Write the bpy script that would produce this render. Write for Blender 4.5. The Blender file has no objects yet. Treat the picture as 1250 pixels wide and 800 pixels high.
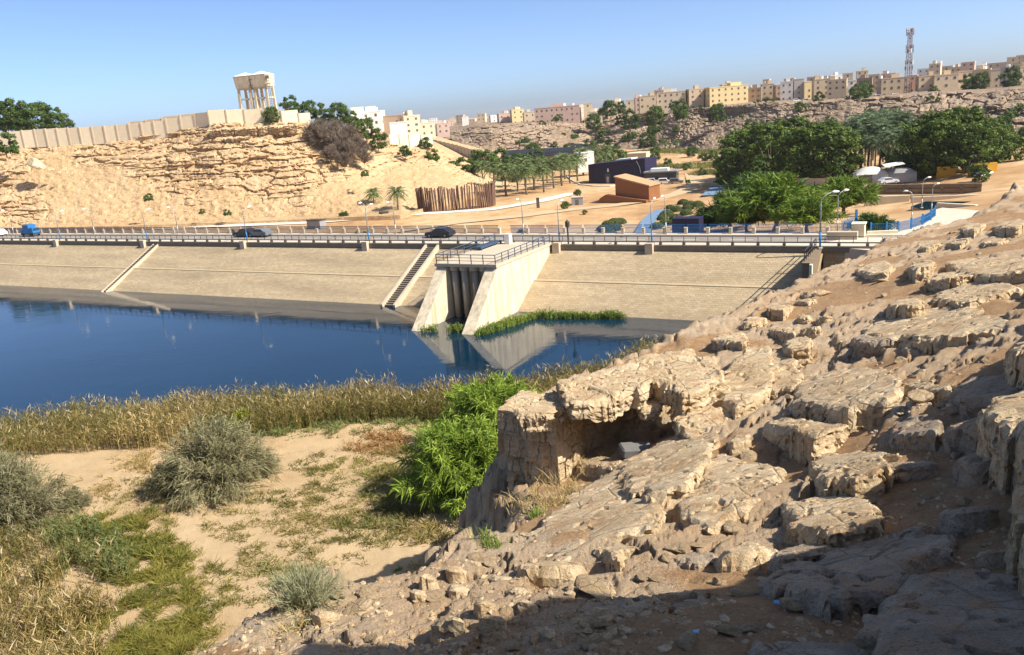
import bpy, bmesh, math, random
import numpy as np
from mathutils import Matrix, Vector
random.seed(7); rng = np.random.default_rng(7)
S = bpy.context.scene
COL = S.collection
# ------------------------------------------------------------------ camera
CAMZ = 24.0; FOC = 1000.0; HC = 136.0; ROLL = 0.080
_cr, _sr = math.cos(ROLL), math.sin(ROLL)
PITCH = math.atan((400 - HC) * _cr / FOC); _cp, _sp = math.cos(PITCH), math.sin(PITCH)
FW = np.array([0, _cp, -_sp]); _R0 = np.array([1., 0, 0]); _U0 = np.array([0, _sp, _cp])
RT = _cr * _R0 - _sr * _U0; UP = _sr * _R0 + _cr * _U0
CAM = np.array([0, 0, CAMZ])
cd = bpy.data.cameras.new('camera'); cam = bpy.data.objects.new('camera', cd); COL.objects.link(cam)
M = Matrix.Identity(4)
for i in range(3):
    M[i][0] = RT[i]; M[i][1] = UP[i]; M[i][2] = -FW[i]; M[i][3] = CAM[i]
cam.matrix_world = M
cd.sensor_fit = 'HORIZONTAL'; cd.sensor_width = 36; cd.lens = 36 * FOC / 1250
cd.clip_start = 0.1; cd.clip_end = 9000
S.camera = cam
# ------------------------------------------------------------------ sky and sun
SUN_AZ, SUN_EL = math.radians(115), math.radians(43)
SV = np.array([math.sin(SUN_AZ) * math.cos(SUN_EL), math.cos(SUN_AZ) * math.cos(SUN_EL), math.sin(SUN_EL)])
W = bpy.data.worlds.new('World'); S.world = W; W.use_nodes = True
nt = W.node_tree; bg = nt.nodes['Background']
sky = nt.nodes.new('ShaderNodeTexSky'); sky.sky_type = 'NISHITA'; sky.sun_disc = False
sky.sun_elevation = SUN_EL; sky.sun_rotation = SUN_AZ
sky.altitude = 600; sky.air_density = 0.5; sky.dust_density = 1.9; sky.ozone_density = 3.6
nt.links.new(sky.outputs[0], bg.inputs[0]); bg.inputs[1].default_value = 0.118
sl = bpy.data.lights.new('sun', 'SUN'); sl.energy = 4.6; sl.angle = math.radians(0.5); sl.color = (1.0, 0.945, 0.86)
so = bpy.data.objects.new('sun', sl); COL.objects.link(so)
so.rotation_euler = Vector(SV).to_track_quat('Z', 'Y').to_euler(); so.location = (60, -60, 120)
S.view_settings.view_transform = 'Standard'; S.view_settings.look = 'None'
S.view_settings.exposure = 0.9; S.view_settings.gamma = 1.0; S.view_settings.use_curve_mapping = False

# ------------------------------------------------------------------ pixel -> place
def ray(px, py): return FW + RT * ((px - 625) / FOC) - UP * ((py - 400) / FOC)
def P(px, py, z):
    d = ray(px, py); return CAM + d * ((z - CAMZ) / d[2])
def PY(px, py, y):
    d = ray(px, py); return CAM + d * (y / d[1])
def hor(x): return HC + 625 * math.tan(ROLL) - math.tan(ROLL) * x
def pxm(p): return FOC / float((np.asarray(p) - CAM) @ FW)       # pixels per metre at a place
# ------------------------------------------------------------------ noise
def _h(ix, iy, iz, s):
    n = (ix.astype(np.int64) * 374761393 + iy.astype(np.int64) * 668265263 + iz.astype(np.int64) * 2147483647 + s * 1274126177) & 0xffffffff
    n = ((n ^ (n >> 13)) * 1274126177) & 0xffffffff
    n = ((n ^ (n >> 16)) * 2246822519) & 0xffffffff
    return ((n ^ (n >> 15)) & 0xffffff) / float(0xffffff)
def vn2(x, y, s=0):
    x = np.asarray(x, float); y = np.asarray(y, float)
    ix = np.floor(x); iy = np.floor(y); fx = x - ix; fy = y - iy; z = np.zeros_like(ix)
    u = fx * fx * (3 - 2 * fx); v = fy * fy * (3 - 2 * fy)
    a = _h(ix, iy, z, s); b = _h(ix + 1, iy, z, s); c = _h(ix, iy + 1, z, s); d = _h(ix + 1, iy + 1, z, s)
    return (a * (1 - u) + b * u) * (1 - v) + (c * (1 - u) + d * u) * v
def fbm2(x, y, s=0, o=4):
    r = 0; a = .5; t = 0
    for k in range(o):
        r = r + a * vn2(x * 2 ** k + 17.3 * k, y * 2 ** k - 9.1 * k, s + k); t += a; a *= .5
    return r / t
def vn3(p, s=0):
    p = np.asarray(p, float); i = np.floor(p); f = p - i; w = f * f * (3 - 2 * f); r = 0
    for dx in (0, 1):
        for dy in (0, 1):
            for dz in (0, 1):
                g = (w[:, 0] if dx else 1 - w[:, 0]) * (w[:, 1] if dy else 1 - w[:, 1]) * (w[:, 2] if dz else 1 - w[:, 2])
                r = r + g * _h(i[:, 0] + dx, i[:, 1] + dy, i[:, 2] + dz, s)
    return r
def fbm3(p, s=0, o=3):
    p = np.asarray(p, float); r = 0; a = .5; t = 0
    for k in range(o): r = r + a * vn3(p * 2 ** k + 5.7 * k, s + k); t += a; a *= .5
    return r / t
def voro(x, y, s=0):
    ix = np.floor(x); iy = np.floor(y); z = np.zeros_like(ix)
    d1 = np.full(x.shape, 9.); d2 = np.full(x.shape, 9.); cx = np.zeros_like(x); cy = np.zeros_like(x); idv = np.zeros_like(x)
    for dx in (-1, 0, 1):
        for dy in (-1, 0, 1):
            gx = ix + dx; gy = iy + dy
            qx = gx + .1 + .8 * _h(gx, gy, z, s); qy = gy + .1 + .8 * _h(gx, gy, z, s + 1)
            d = np.hypot(qx - x, qy - y); hid = _h(gx, gy, z, s + 2)
            n = d < d1
            d2 = np.where(n, d1, np.minimum(d2, d)); cx = np.where(n, qx, cx); cy = np.where(n, qy, cy); idv = np.where(n, hid, idv)
            d1 = np.where(n, d, d1)
    return d1, d2, cx, cy, idv
def facet(x, y, s, sc):
    u = x / sc; v = y / sc; d1, d2, cx, cy, i = voro(u, v, s)
    return (i - .5) + ((u - cx) * (np.mod(i * 17, 1) - .5) + (v - cy) * (np.mod(i * 31, 1) - .5)) * 1.8
def sstep(a, b, x):
    t = np.clip((x - a) / (b - a), 0, 1); return t * t * (3 - 2 * t)
# ------------------------------------------------------------------ mesh helpers
def mesh_np(name, V, Q=None, T=None, col=None, smooth=False):
    V = np.asarray(V, np.float32).reshape(-1, 3)
    Q = np.zeros((0, 4), np.int32) if Q is None else np.asarray(Q, np.int32).reshape(-1, 4)
    T = np.zeros((0, 3), np.int32) if T is None else np.asarray(T, np.int32).reshape(-1, 3)
    me = bpy.data.meshes.new(name); me.vertices.add(len(V)); me.vertices.foreach_set('co', V.ravel())
    me.loops.add(Q.size + T.size); me.loops.foreach_set('vertex_index', np.concatenate([Q.ravel(), T.ravel()]))
    me.polygons.add(len(Q) + len(T))
    st = np.concatenate([np.arange(len(Q)) * 4, Q.size + np.arange(len(T)) * 3]).astype(np.int32)
    me.polygons.foreach_set('loop_start', st)
    me.polygons.foreach_set('use_smooth', np.full(len(st), smooth))
    me.update(calc_edges=True)
    if col is not None:
        a = me.color_attributes.new('Col', 'FLOAT_COLOR', 'POINT')
        c = np.ones((len(V), 4), np.float32); c[:, :3] = col; a.data.foreach_set('color', c.ravel())
    return me
def fattr(me, nm, v):
    a = me.attributes.new(nm, 'FLOAT', 'POINT'); a.data.foreach_set('value', np.asarray(v, np.float32).ravel())
def link(name, me, mat=None, parent=None, loc=None):
    o = bpy.data.objects.new(name, me); COL.objects.link(o)
    if mat is not None and me is not None and not me.materials: me.materials.append(MAT[mat] if isinstance(mat, str) else mat)
    if parent is not None: o.parent = parent
    if loc is not None: o.location = [float(v) for v in loc]
    return o
def tag(o, label=None, cat=None, group=None, kind=None):
    if label: o['label'] = label
    if cat: o['category'] = cat
    if group: o['group'] = group
    if kind: o['kind'] = kind
    return o
def thing(name, label, cat, loc=(0, 0, 0), rz=0, group=None):
    o = bpy.data.objects.new(name, None); COL.objects.link(o); o.empty_display_size = .2
    o.location = [float(v) for v in loc]; o.rotation_euler[2] = rz
    return tag(o, label, cat, group)
def copy_tree(o, parent=None):
    c = o.copy(); COL.objects.link(c); c.parent = parent
    for ch in list(o.children): copy_tree(ch, c)
    return c
class MB:
    def __init__(s): s.v = []; s.f = []
    def add(s, vs, fs):
        b = len(s.v); s.v += [tuple(float(c) for c in v) for v in vs]; s.f += [tuple(i + b for i in f) for f in fs]; return s
    def hexa(s, c8): return s.add(c8, [(0, 1, 2, 3), (7, 6, 5, 4), (0, 4, 5, 1), (1, 5, 6, 2), (2, 6, 7, 3), (3, 7, 4, 0)])
    def box(s, x0, x1, y0, y1, z0, z1, fn=None):
        c = [(x0, y0, z0), (x0, y1, z0), (x1, y1, z0), (x1, y0, z0), (x0, y0, z1), (x0, y1, z1), (x1, y1, z1), (x1, y0, z1)]
        return s.hexa([fn(*p) for p in c] if fn else c)
    def tube(s, pts, rad, n=8, cap=True):
        pts = [Vector([float(c) for c in p]) for p in pts]; rad = rad if isinstance(rad, (list, tuple)) else [rad] * len(pts)
        vs = []; N = len(pts)
        for i, p in enumerate(pts):
            t = (pts[min(i + 1, N - 1)] - pts[max(i - 1, 0)]).normalized()
            u = t.cross(Vector((0, 0, 1)) if abs(t.z) < .9 else Vector((1, 0, 0))).normalized(); w = t.cross(u)
            for k in range(n):
                a = 2 * math.pi * k / n; vs.append(p + (u * math.cos(a) + w * math.sin(a)) * rad[i])
        fs = [(i * n + k, i * n + (k + 1) % n, (i + 1) * n + (k + 1) % n, (i + 1) * n + k) for i in range(N - 1) for k in range(n)]
        if cap: fs += [tuple(range(n))[::-1], tuple((N - 1) * n + k for k in range(n))]
        return s.add(vs, fs)
    def prism(s, poly, z0, z1):
        n = len(poly); vs = [(p[0], p[1], z0) for p in poly] + [(p[0], p[1], z1) for p in poly]
        return s.add(vs, [tuple(range(n))[::-1], tuple(range(n, 2 * n))] + [(i, (i + 1) % n, n + (i + 1) % n, n + i) for i in range(n)])
    def mesh(s, name, base=None, bevel=0, smooth=False):
        me = bpy.data.meshes.new(name)
        vs = s.v if base is None else [(a - base[0], b - base[1], c - base[2]) for a, b, c in s.v]
        me.from_pydata(vs, [], s.f)
        bm = bmesh.new(); bm.from_mesh(me)
        if bevel: bmesh.ops.bevel(bm, geom=bm.edges[:], offset=bevel, segments=1, affect='EDGES', clamp_overlap=True)
        bmesh.ops.recalc_face_normals(bm, faces=bm.faces); bm.to_mesh(me); bm.free()
        if smooth: me.polygons.foreach_set('use_smooth', [True] * len(me.polygons))
        me.update(); return me
    def base(s):
        a = np.array(s.v); return np.array([(a[:, 0].min() + a[:, 0].max()) / 2, (a[:, 1].min() + a[:, 1].max()) / 2, a[:, 2].min()])
    def build(s, name, mat, parent=None, bevel=0, smooth=False):
        """world-coordinate mesh; origin at its base (top level) or local to the parent empty (parent has no rotation then)"""
        if parent is None:
            b = s.base(); return link(name, s.mesh(name, b, bevel, smooth), mat, None, b)
        return link(name, s.mesh(name, None, bevel, smooth), mat, parent)
# ------------------------------------------------------------------ materials
MAT = {}
class NG:
    def __init__(s, name):
        s.m = bpy.data.materials.new(name); s.m.use_nodes = True; s.t = s.m.node_tree; s.b = s.t.nodes['Principled BSDF']
        s.b.inputs['Specular IOR Level'].default_value = .25; MAT[name] = s.m
        s.tc = s.n('ShaderNodeTexCoord')
    def n(s, ty, **kw):
        x = s.t.nodes.new(ty)
        for k, v in kw.items():
            if k.startswith('i_'): x.inputs[k[2:].replace('_', ' ')].default_value = v
            else: setattr(x, k, v)
        return x
    def l(s, a, b): s.t.links.new(a, b)
    def co(s, scale=(1, 1, 1), src='Object'):
        mp = s.n('ShaderNodeMapping'); mp.inputs['Scale'].default_value = scale; s.l(s.tc.outputs[src], mp.inputs[0]); return mp.outputs[0]
    def noise(s, scale, detail=5, rough=.6, vec=None, dist=0):
        x = s.n('ShaderNodeTexNoise'); x.inputs['Scale'].default_value = scale; x.inputs['Detail'].default_value = detail
        x.inputs['Roughness'].default_value = rough; x.inputs['Distortion'].default_value = dist
        s.l(vec if vec is not None else s.tc.outputs['Object'], x.inputs['Vector']); return x.outputs['Fac']
    def voro(s, scale, feat='F1', vec=None, out='Distance'):
        x = s.n('ShaderNodeTexVoronoi', feature=feat); x.inputs['Scale'].default_value = scale
        s.l(vec if vec is not None else s.tc.outputs['Object'], x.inputs['Vector']); return x.outputs[out]
    def ramp(s, fac, stops):
        r = s.n('ShaderNodeValToRGB'); e = r.color_ramp.elements
        while len(e) < len(stops): e.new(.5)
        for k, (p, c) in enumerate(stops): e[k].position = p; e[k].color = (c[0], c[1], c[2], 1) if hasattr(c, '__len__') else (c, c, c, 1)
        s.l(fac, r.inputs[0]); return r.outputs[0]
    def mix(s, fac, a, b, mode='MIX'):
        x = s.n('ShaderNodeMix', data_type='RGBA', blend_type=mode)
        for sock, v in ((x.inputs[0], fac), (x.inputs[6], a), (x.inputs[7], b)):
            if hasattr(v, 'is_output'): s.l(v, sock)
            elif hasattr(v, '__len__'): sock.default_value = (v[0], v[1], v[2], 1)
            else: sock.default_value = v
        return x.outputs[2]
    def math(s, op, a, b=0):
        x = s.n('ShaderNodeMath', operation=op)
        for sock, v in ((x.inputs[0], a), (x.inputs[1], b)):
            if hasattr(v, 'is_output'): s.l(v, sock)
            else: sock.default_value = v
        return x.outputs[0]
    def attr(s, nm, out='Fac'):
        x = s.n('ShaderNodeAttribute'); x.attribute_name = nm; return x.outputs[out]
    def bump(s, h, dist=.05, strength=1):
        x = s.n('ShaderNodeBump'); x.inputs['Distance'].default_value = dist; x.inputs['Strength'].default_value = strength
        s.l(h, x.inputs['Height']); s.l(x.outputs[0], s.b.inputs['Normal'])
    def color(s, c):
        if hasattr(c, 'is_output'): s.l(c, s.b.inputs['Base Color'])
        else: s.b.inputs['Base Color'].default_value = (c[0], c[1], c[2], 1)
    def rough(s, r): s.b.inputs['Roughness'].default_value = r
def plain(name, c, rough=.7, var=.18, scale=1.5, bump=0, metal=0, spec=.3, rnd=0):
    g = NG(name); f = g.noise(scale, 5, .65)
    f2 = g.noise(scale * 9, 3, .6)
    k = g.ramp(g.math('ADD', g.math('MULTIPLY', f, .65), g.math('MULTIPLY', f2, .35)), [(.3, [x * (1 - var) for x in c]), (.7, [min(1, x * (1 + var)) for x in c])])
    if rnd:
        oi = g.n('ShaderNodeObjectInfo'); k = g.mix(1, k, g.ramp(oi.outputs['Random'], [(0, 1 - rnd), (1, 1 + rnd)]), 'MULTIPLY')
    g.color(k); g.rough(rough); g.b.inputs['Metallic'].default_value = metal; g.b.inputs['Specular IOR Level'].default_value = spec
    if bump: g.bump(f2, bump)
    return g
def leafmat(name, gain=1.0, trans=.25, rnd=.15):
    g = NG(name); c = g.attr('Col', 'Color'); oi = g.n('ShaderNodeObjectInfo')
    c = g.mix(1, c, g.ramp(oi.outputs['Random'], [(0, gain * (1 - rnd)), (1, gain * (1 + rnd))]), 'MULTIPLY')
    g.color(c); g.rough(.6); g.b.inputs['Specular IOR Level'].default_value = .2
    tr = g.n('ShaderNodeBsdfTranslucent'); g.l(c, tr.inputs[0]); ms = g.n('ShaderNodeMixShader'); ms.inputs[0].default_value = trans
    g.l(g.b.outputs[0], ms.inputs[1]); g.l(tr.outputs[0], ms.inputs[2]); g.l(ms.outputs[0], g.t.nodes['Material Output'].inputs[0])
leafmat('leaf'); leafmat('reed', 1, .2)
plain('concrete', (.50, .41, .29), .85, .14, .8, .01)
plain('concrete_pale', (.70, .60, .42), .85, .16, .25, .01)
plain('concrete_dark', (.20, .165, .12), .85, .2, .8, .01)
plain('pavement', (.54, .46, .35), .85, .1, .6)
plain('asphalt', (.24, .21, .175), .9, .2, .6)
plain('sandroad', (.50, .36, .21), .95, .18, .12)
plain('blue_steel', (.02, .16, .38), .45, .12, 3)
plain('dark_blue_steel', (.045, .075, .12), .5, .15, 3)
plain('dark_steel', (.05, .045, .04), .5, .2, 3)
plain('grey_steel', (.38, .38, .37), .45, .15, 3, metal=.3)
plain('white_paint', (.78, .76, .70), .6, .06, 2)
plain('lamp_glass', (.75, .75, .72), .25, .03, 2, spec=.6)
plain('navy', (.017, .015, .045), .55, .2, .6)
plain('rust_wall', (.24, .10, .038), .8, .12, .5)
plain('rust_roof', (.44, .27, .14), .8, .1, .5)
plain('brown_wood', (.155, .085, .055), .8, .35, 1.2, .01, rnd=.3)
plain('bark', (.16, .115, .075), .9, .35, 2.5, .02)
plain('palm_bark', (.17, .125, .085), .9, .35, 4, .03)
plain('wall_panel', (.80, .68, .47), .85, .1, .6, rnd=.10)
plain('wall_post', (.50, .40, .27), .85, .15, .8)
plain('glass_dark', (.035, .04, .045), .2, .2, 2, spec=.6)
plain('window_dark', (.13, .105, .085), .5, .25, 1)
plain('yellow_paint', (.58, .30, .02), .6, .12, .5)
plain('canvas', (.55, .52, .46), .8, .1, .5)
plain('roof_dark', (.055, .05, .048), .7, .25, .4)
plain('solar_dark', (.03, .03, .035), .5, .3, .3)
plain('blue_path', (.15, .225, .32), .8, .12, .4)
plain('path_edge', (.62, .56, .46), .9, .1, .4)
plain('rubber', (.02, .02, .02), .8, .1, 3)
plain('mast_grey', (.20, .16, .15), .6, .2, 1)
plain('mast_red', (.24, .16, .145), .6, .15, 1)
plain('red_can', (.50, .03, .03), .4, .15, 20, spec=.5)
plain('plastic_blue', (.16, .42, .66), .4, .15, 12, spec=.5)
plain('plastic_white', (.75, .78, .80), .5, .08, 12)
plain('plastic_teal', (.10, .38, .45), .4, .2, 12)
plain('concrete_rubble', (.15, .145, .135), .9, .2, 3, .02)
plain('gray_shed', (.26, .26, .26), .6, .15, .6)
plain('brick_brown', (.20, .145, .09), .9, .3, .9, .03)
for nm, c in {'cream': (.66, .52, .33), 'yellow': (.70, .54, .27), 'tan': (.55, .42, .27), 'white': (.78, .74, .66), 'pink': (.58, .41, .32), 'brown': (.38, .27, .18), 'sand': (.64, .51, .35), 'grey': (.42, .38, .33)}.items():
    plain('house_' + nm, c, .85, .08, .3)
for nm, c in {'white': (.75, .75, .75), 'black': (.02, .02, .025), 'silver': (.5, .52, .54), 'blue': (.03, .12, .35), 'grey': (.14, .15, .16)}.items():
    plain('car_' + nm, c, .3, .04, 1, spec=.6)
# limestone for loose and bedded rocks
def rockmat(name, c1, c2, c3):
    g = NG(name); v = g.tc.outputs['Object']
    n1 = g.noise(.55, 6, .65); n2 = g.noise(3.2, 8, .7, dist=.4); n3 = g.noise(22, 4, .7)
    lay = g.noise(1, 5, .6, g.co((.8, .8, 7)))
    base = g.ramp(g.math('ADD', g.math('MULTIPLY', n1, .5), g.math('MULTIPLY', n2, .5)), [(.36, c2), (.47, c1), (.58, c3)])
    base = g.mix(g.ramp(lay, [(.45, 0), (.62, .45)]), base, [x * .72 for x in c1])
    pit = g.ramp(g.voro(9, 'F1'), [(.05, .55), (.22, 1)])
    base = g.mix(g.ramp(n2, [(.5, 0), (.68, .7)]), base, g.mix(1, base, pit, 'MULTIPLY'))
    cr = g.voro(1.1, 'DISTANCE_TO_EDGE', g.mix(.16, v, g.n('ShaderNodeTexNoise').outputs['Color']))
    crack = g.ramp(cr, [(.0, .25), (.028, 1)])
    base = g.mix(g.ramp(n1, [(.42, 0), (.55, .8)]), base, g.mix(1, base, crack, 'MULTIPLY'))
    up = g.n('ShaderNodeNewGeometry'); sx = g.n('ShaderNodeSeparateXYZ'); g.l(up.outputs['Normal'], sx.inputs[0])
    dust = g.math('MULTIPLY', g.ramp(sx.outputs[2], [(.55, 0), (.95, 1)]), g.ramp(g.noise(1.7, 6, .75), [(.52, 0), (.60, .7)]))
    base = g.mix(dust, base, (.42, .245, .115))
    spk = g.ramp(g.noise(34, 4, .75), [(.36, .30), (.46, 1), (.60, 1), (.72, 1.3)]); base = g.mix(.85, base, g.mix(1, base, spk, 'MULTIPLY'))
    g.color(base); g.rough(.92)
    n5 = g.noise(75, 3, .7); h = g.math('ADD', g.math('MULTIPLY', n2, .35), g.math('MULTIPLY', n3, .45)); h = g.math('ADD', h, g.math('MULTIPLY', crack, .35)); h = g.math('ADD', h, g.math('MULTIPLY', lay, .4)); h = g.math('ADD', h, g.math('MULTIPLY', pit, .25)); h = g.math('ADD', h, g.math('MULTIPLY', n5, .16))
    g.bump(h, .11, 1.0)
rockmat('limestone', (.56, .415, .24), (.37, .23, .105), (.71, .56, .36))
rockmat('limestone_shade_grey', (.37, .29, .20), (.27, .20, .13), (.46, .37, .265))  # darkened limestone: shade put into the colour of shaded slabs, also grey stones
# hillside: dirt / limestone by attribute 'rock', sand by 'sand'
def groundmat():
    g = NG('hillside')
    rk = g.attr('rock'); sd = g.attr('sand')
    n1 = g.noise(.35, 6, .65); n2 = g.noise(2.6, 8, .72, dist=.3); n3 = g.noise(16, 5, .75); n4 = g.noise(60, 3, .7)
    dirt = g.ramp(g.math('ADD', g.math('MULTIPLY', n2, .55), g.math('MULTIPLY', n3, .45)), [(.3, (.23, .125, .055)), (.5, (.40, .24, .115)), (.7, (.54, .37, .20))])
    lime = g.ramp(g.math('ADD', g.math('MULTIPLY', n2, .6), g.math('MULTIPLY', n3, .4)), [(.3, (.33, .225, .13)), (.48, (.49, .365, .23)), (.68, (.60, .48, .33))])
    lime = g.mix(g.ramp(n1, [(.4, 0), (.62, .6)]), lime, (.44, .275, .14))
    f = g.math('ADD', rk, g.math('MULTIPLY', g.math('SUBTRACT', n3, .5), 1.1)); f = g.ramp(f, [(.36, 0), (.60, 1)])
    c = g.mix(f, dirt, lime)
    peb = g.ramp(g.voro(26, 'F1'), [(.10, 1), (.30, 0)]); pc = g.n('ShaderNodeTexVoronoi'); pc.inputs['Scale'].default_value = 26; g.l(g.tc.outputs['Object'], pc.inputs[0])
    sel = g.math('GREATER_THAN', g.math('FRACT', g.math('MULTIPLY', pc.outputs['Color'], 7.0)), .72)
    c = g.mix(g.math('MULTIPLY', g.math('MULTIPLY', peb, sel), .75), c, (.55, .45, .33))
    sand = g.ramp(g.math('ADD', g.math('MULTIPLY', g.noise(.16, 6, .7), .6), g.math('MULTIPLY', n3, .4)), [(.33, (.36, .23, .11)), (.5, (.53, .375, .20)), (.68, (.62, .47, .28))])
    spk = g.ramp(g.noise(30, 5, .78), [(.34, .45), (.46, 1), (.60, 1), (.74, 1.3)]); c = g.mix(.85, c, g.mix(1, c, spk, 'MULTIPLY'))
    c = g.mix(sd, c, sand); g.color(c); g.rough(.95)
    h = g.math('ADD', g.math('MULTIPLY', n2, .4), g.math('MULTIPLY', n3, .6)); h = g.math('ADD', h, g.math('MULTIPLY', n4, .25)); h = g.math('ADD', h, g.math('MULTIPLY', peb, .12))
    g.bump(h, .12, 1.0)
groundmat()
def farhill(name, c1, c2, c3, sc=1.0):
    g = NG(name); n1 = g.noise(.05 * sc, 6, .65); n2 = g.noise(.5 * sc, 7, .72, dist=.5); lay = g.noise(1, 6, .7, g.co((.04, .04, .9)))
    bl = g.noise(1, 4, .6, g.co((.35 * sc, .35 * sc, 1.3 * sc)), dist=.6)
    c = g.ramp(g.math('ADD', g.math('MULTIPLY', n1, .35), g.math('MULTIPLY', n2, .65)), [(.32, c2), (.5, c1), (.68, c3)])
    rk = g.attr('rock')
    c = g.mix(g.math('MULTIPLY', rk, g.ramp(lay, [(.42, 0), (.6, .8)])), c, c3)
    c = g.mix(g.math('MULTIPLY', g.ramp(bl, [(.30, .75), (.40, 0)]), rk), c, [x * .45 for x in c2])
    g.color(c); g.rough(.95); g.bump(g.math('ADD', n2, g.math('MULTIPLY', bl, .8)), .8, .9)
farhill('hill_sand', (.49, .325, .165), (.37, .23, .105), (.58, .415, .235))
farhill('cliff_brown', (.255, .18, .115), (.12, .082, .053), (.42, .315, .21), .8)
def parkmat():
    g = NG('park_ground'); n1 = g.noise(.03, 6, .65); n2 = g.noise(.25, 6, .7)
    c = g.ramp(g.math('ADD', g.math('MULTIPLY', n1, .6), g.math('MULTIPLY', n2, .4)), [(.36, (.30, .165, .07)), (.48, (.44, .265, .12)), (.60, (.56, .40, .215))])
    g.color(c); g.rough(.95); g.bump(n2, .15, .5)
parkmat()
def dammat(name, mul):
    g = NG(name); mp = g.co((1, 1, 1), 'UV')
    br = g.n('ShaderNodeTexBrick'); br.inputs['Scale'].default_value = 1; br.inputs['Mortar Size'].default_value = .018; br.inputs['Mortar Smooth'].default_value = .3
    br.inputs['Brick Width'].default_value = .62; br.inputs['Row Height'].default_value = .34; br.offset = .5
    br.inputs['Color1'].default_value = (.49 * mul, .38 * mul, .232 * mul, 1); br.inputs['Color2'].default_value = (.40 * mul, .305 * mul, .18 * mul, 1); br.inputs['Mortar'].default_value = (.34 * mul, .255 * mul, .155 * mul, 1)
    g.l(mp, br.inputs['Vector'])
    st = g.noise(1, 6, .65, g.co((.05, .35, 1), 'UV')); n2 = g.noise(5.5, 6, .75, mp)
    c = g.mix(1, br.outputs['Color'], g.ramp(st, [(.3, .72), (.7, 1.14)]), 'MULTIPLY')
    c = g.mix(1, c, g.ramp(n2, [(.3, .72), (.7, 1.22)]), 'MULTIPLY')
    sv = g.n('ShaderNodeSeparateXYZ'); g.l(mp, sv.inputs[0]); wet = g.ramp(g.math('ADD', g.noise(.35, 5, .7, mp), g.math('MULTIPLY', sv.outputs[1], .02)), [(.60, 0), (.72, .4)])
    c = g.mix(wet, c, (.30 * mul, .21 * mul, .12 * mul))
    g.color(c); g.rough(.9); g.bump(g.math('ADD', br.outputs['Fac'], n2), .05, .6)
dammat('dam_stone', 1.0)
def watermat():
    g = NG('water'); n = g.noise(1, 4, .55, g.co((.5, 1.1, 1))); n2 = g.noise(1, 3, .5, g.co((.05, .09, 1)))
    c = g.ramp(g.noise(.018, 4, .6), [(.3, (.001, .016, .032)), (.7, (.002, .022, .045))])
    g.color(c); g.rough(.045); g.b.inputs['IOR'].default_value = 1.5; g.b.inputs['Specular IOR Level'].default_value = .6
    rip = g.math('MULTIPLY', n, g.ramp(n2, [(.42, .12), (.62, 1)]))
    g.bump(rip, .05, .35)
watermat()
def stained(name, c, d):
    g = NG(name); st = g.noise(1, 6, .7, g.co((1.6, 1.6, .10))); n = g.noise(.5, 6, .7); n3 = g.noise(9, 4, .7)
    k = g.ramp(st, [(.38, d), (.56, c)]); k = g.mix(1, k, g.ramp(n, [(.3, .80), (.7, 1.1)]), 'MULTIPLY'); k = g.mix(1, k, g.ramp(n3, [(.3, .9), (.7, 1.08)]), 'MULTIPLY')
    g.color(k); g.rough(.88); g.bump(n3, .03, .5)
stained('concrete_stained', (.70, .60, .42), (.52, .42, .27)); stained('concrete_column', (.42, .36, .27), (.26, .21, .15))
leafmat('field', 1, .1, .0)
# ------------------------------------------------------------------ near hillside (heightfield)
WZ = 0.2
def tps(pts, lam=1e-3):
    p = np.array(pts, float); X = p[:, :2]; n = len(p)
    def U(r2): return np.where(r2 > 1e-9, r2 * np.log(r2 + 1e-12), 0)
    K = U(((X[:, None] - X[None]) ** 2).sum(-1)) + lam * np.eye(n); Q = np.c_[np.ones(n), X]
    A = np.block([[K, Q], [Q.T, np.zeros((3, 3))]]); w = np.linalg.solve(A, np.r_[p[:, 2], 0, 0, 0])
    def f(x, y):
        x = np.asarray(x, float); y = np.asarray(y, float); r = w[n] + w[n + 1] * x + w[n + 2] * y
        for k in range(n): r = r + w[k] * U((x - X[k, 0]) ** 2 + (y - X[k, 1]) ** 2)
        return r
    return f
CTRL = [(800, 795, -5.6), (500, 795, -6.3), (400, 790, -6.6), (300, 795, -7.0), (1100, 795, -5.4), (1240, 720, -5.4), (1240, 600, -5.8), (1150, 500, -6.5), (1200, 400, -7.0),
        (1240, 330, -7.8), (1000, 400, -9.1), (1100, 330, -9.2), (1100, 430, -8.0), (1050, 500, -7.6), (960, 480, -8.9), (900, 500, -9.4), (950, 560, -8.1), (1000, 620, -7.1), (900, 600, -7.7),
        (800, 605, -8.1), (700, 645, -8.2), (650, 680, -7.8), (750, 700, -7.0), (900, 700, -6.6), (1050, 700, -6.2), (600, 720, -7.3), (450, 750, -7.3), (850, 520, -9.4), (840, 560, -8.5),
        (760, 552, -10.4), (790, 522, -10.6), (745, 528, -10.7), (725, 575, -10.7), (690, 590, -11.0), (262, 795, -7.2), (330, 757, -7.4), (400, 722, -7.6), (470, 695, -7.8), (540, 680, -8.0), (600, 660, -8.4), (650, 650, -8.6),
        (665, 490, -10.4), (700, 468, -10.7), (760, 445, -10.7), (800, 450, -10.5), (850, 400, -9.9), (900, 380, -10.2), (960, 352, -10.8), (1000, 334, -11.1), (1040, 317, -11.4), (1090, 292, -11.7), (1130, 279, -11.9),
        (1180, 268, -12.0), (1240, 238, -11.0), (1250, 215, -10.6), (845, 470, -9.8), (900, 440, -9.6), (1200, 300, -9.4), (1240, 280, -9.2), (1000, 360, -10.2), (930, 400, -9.8)]
cw = [tuple(P(x, y, CAMZ + z)) for x, y, z in CTRL]
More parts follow.
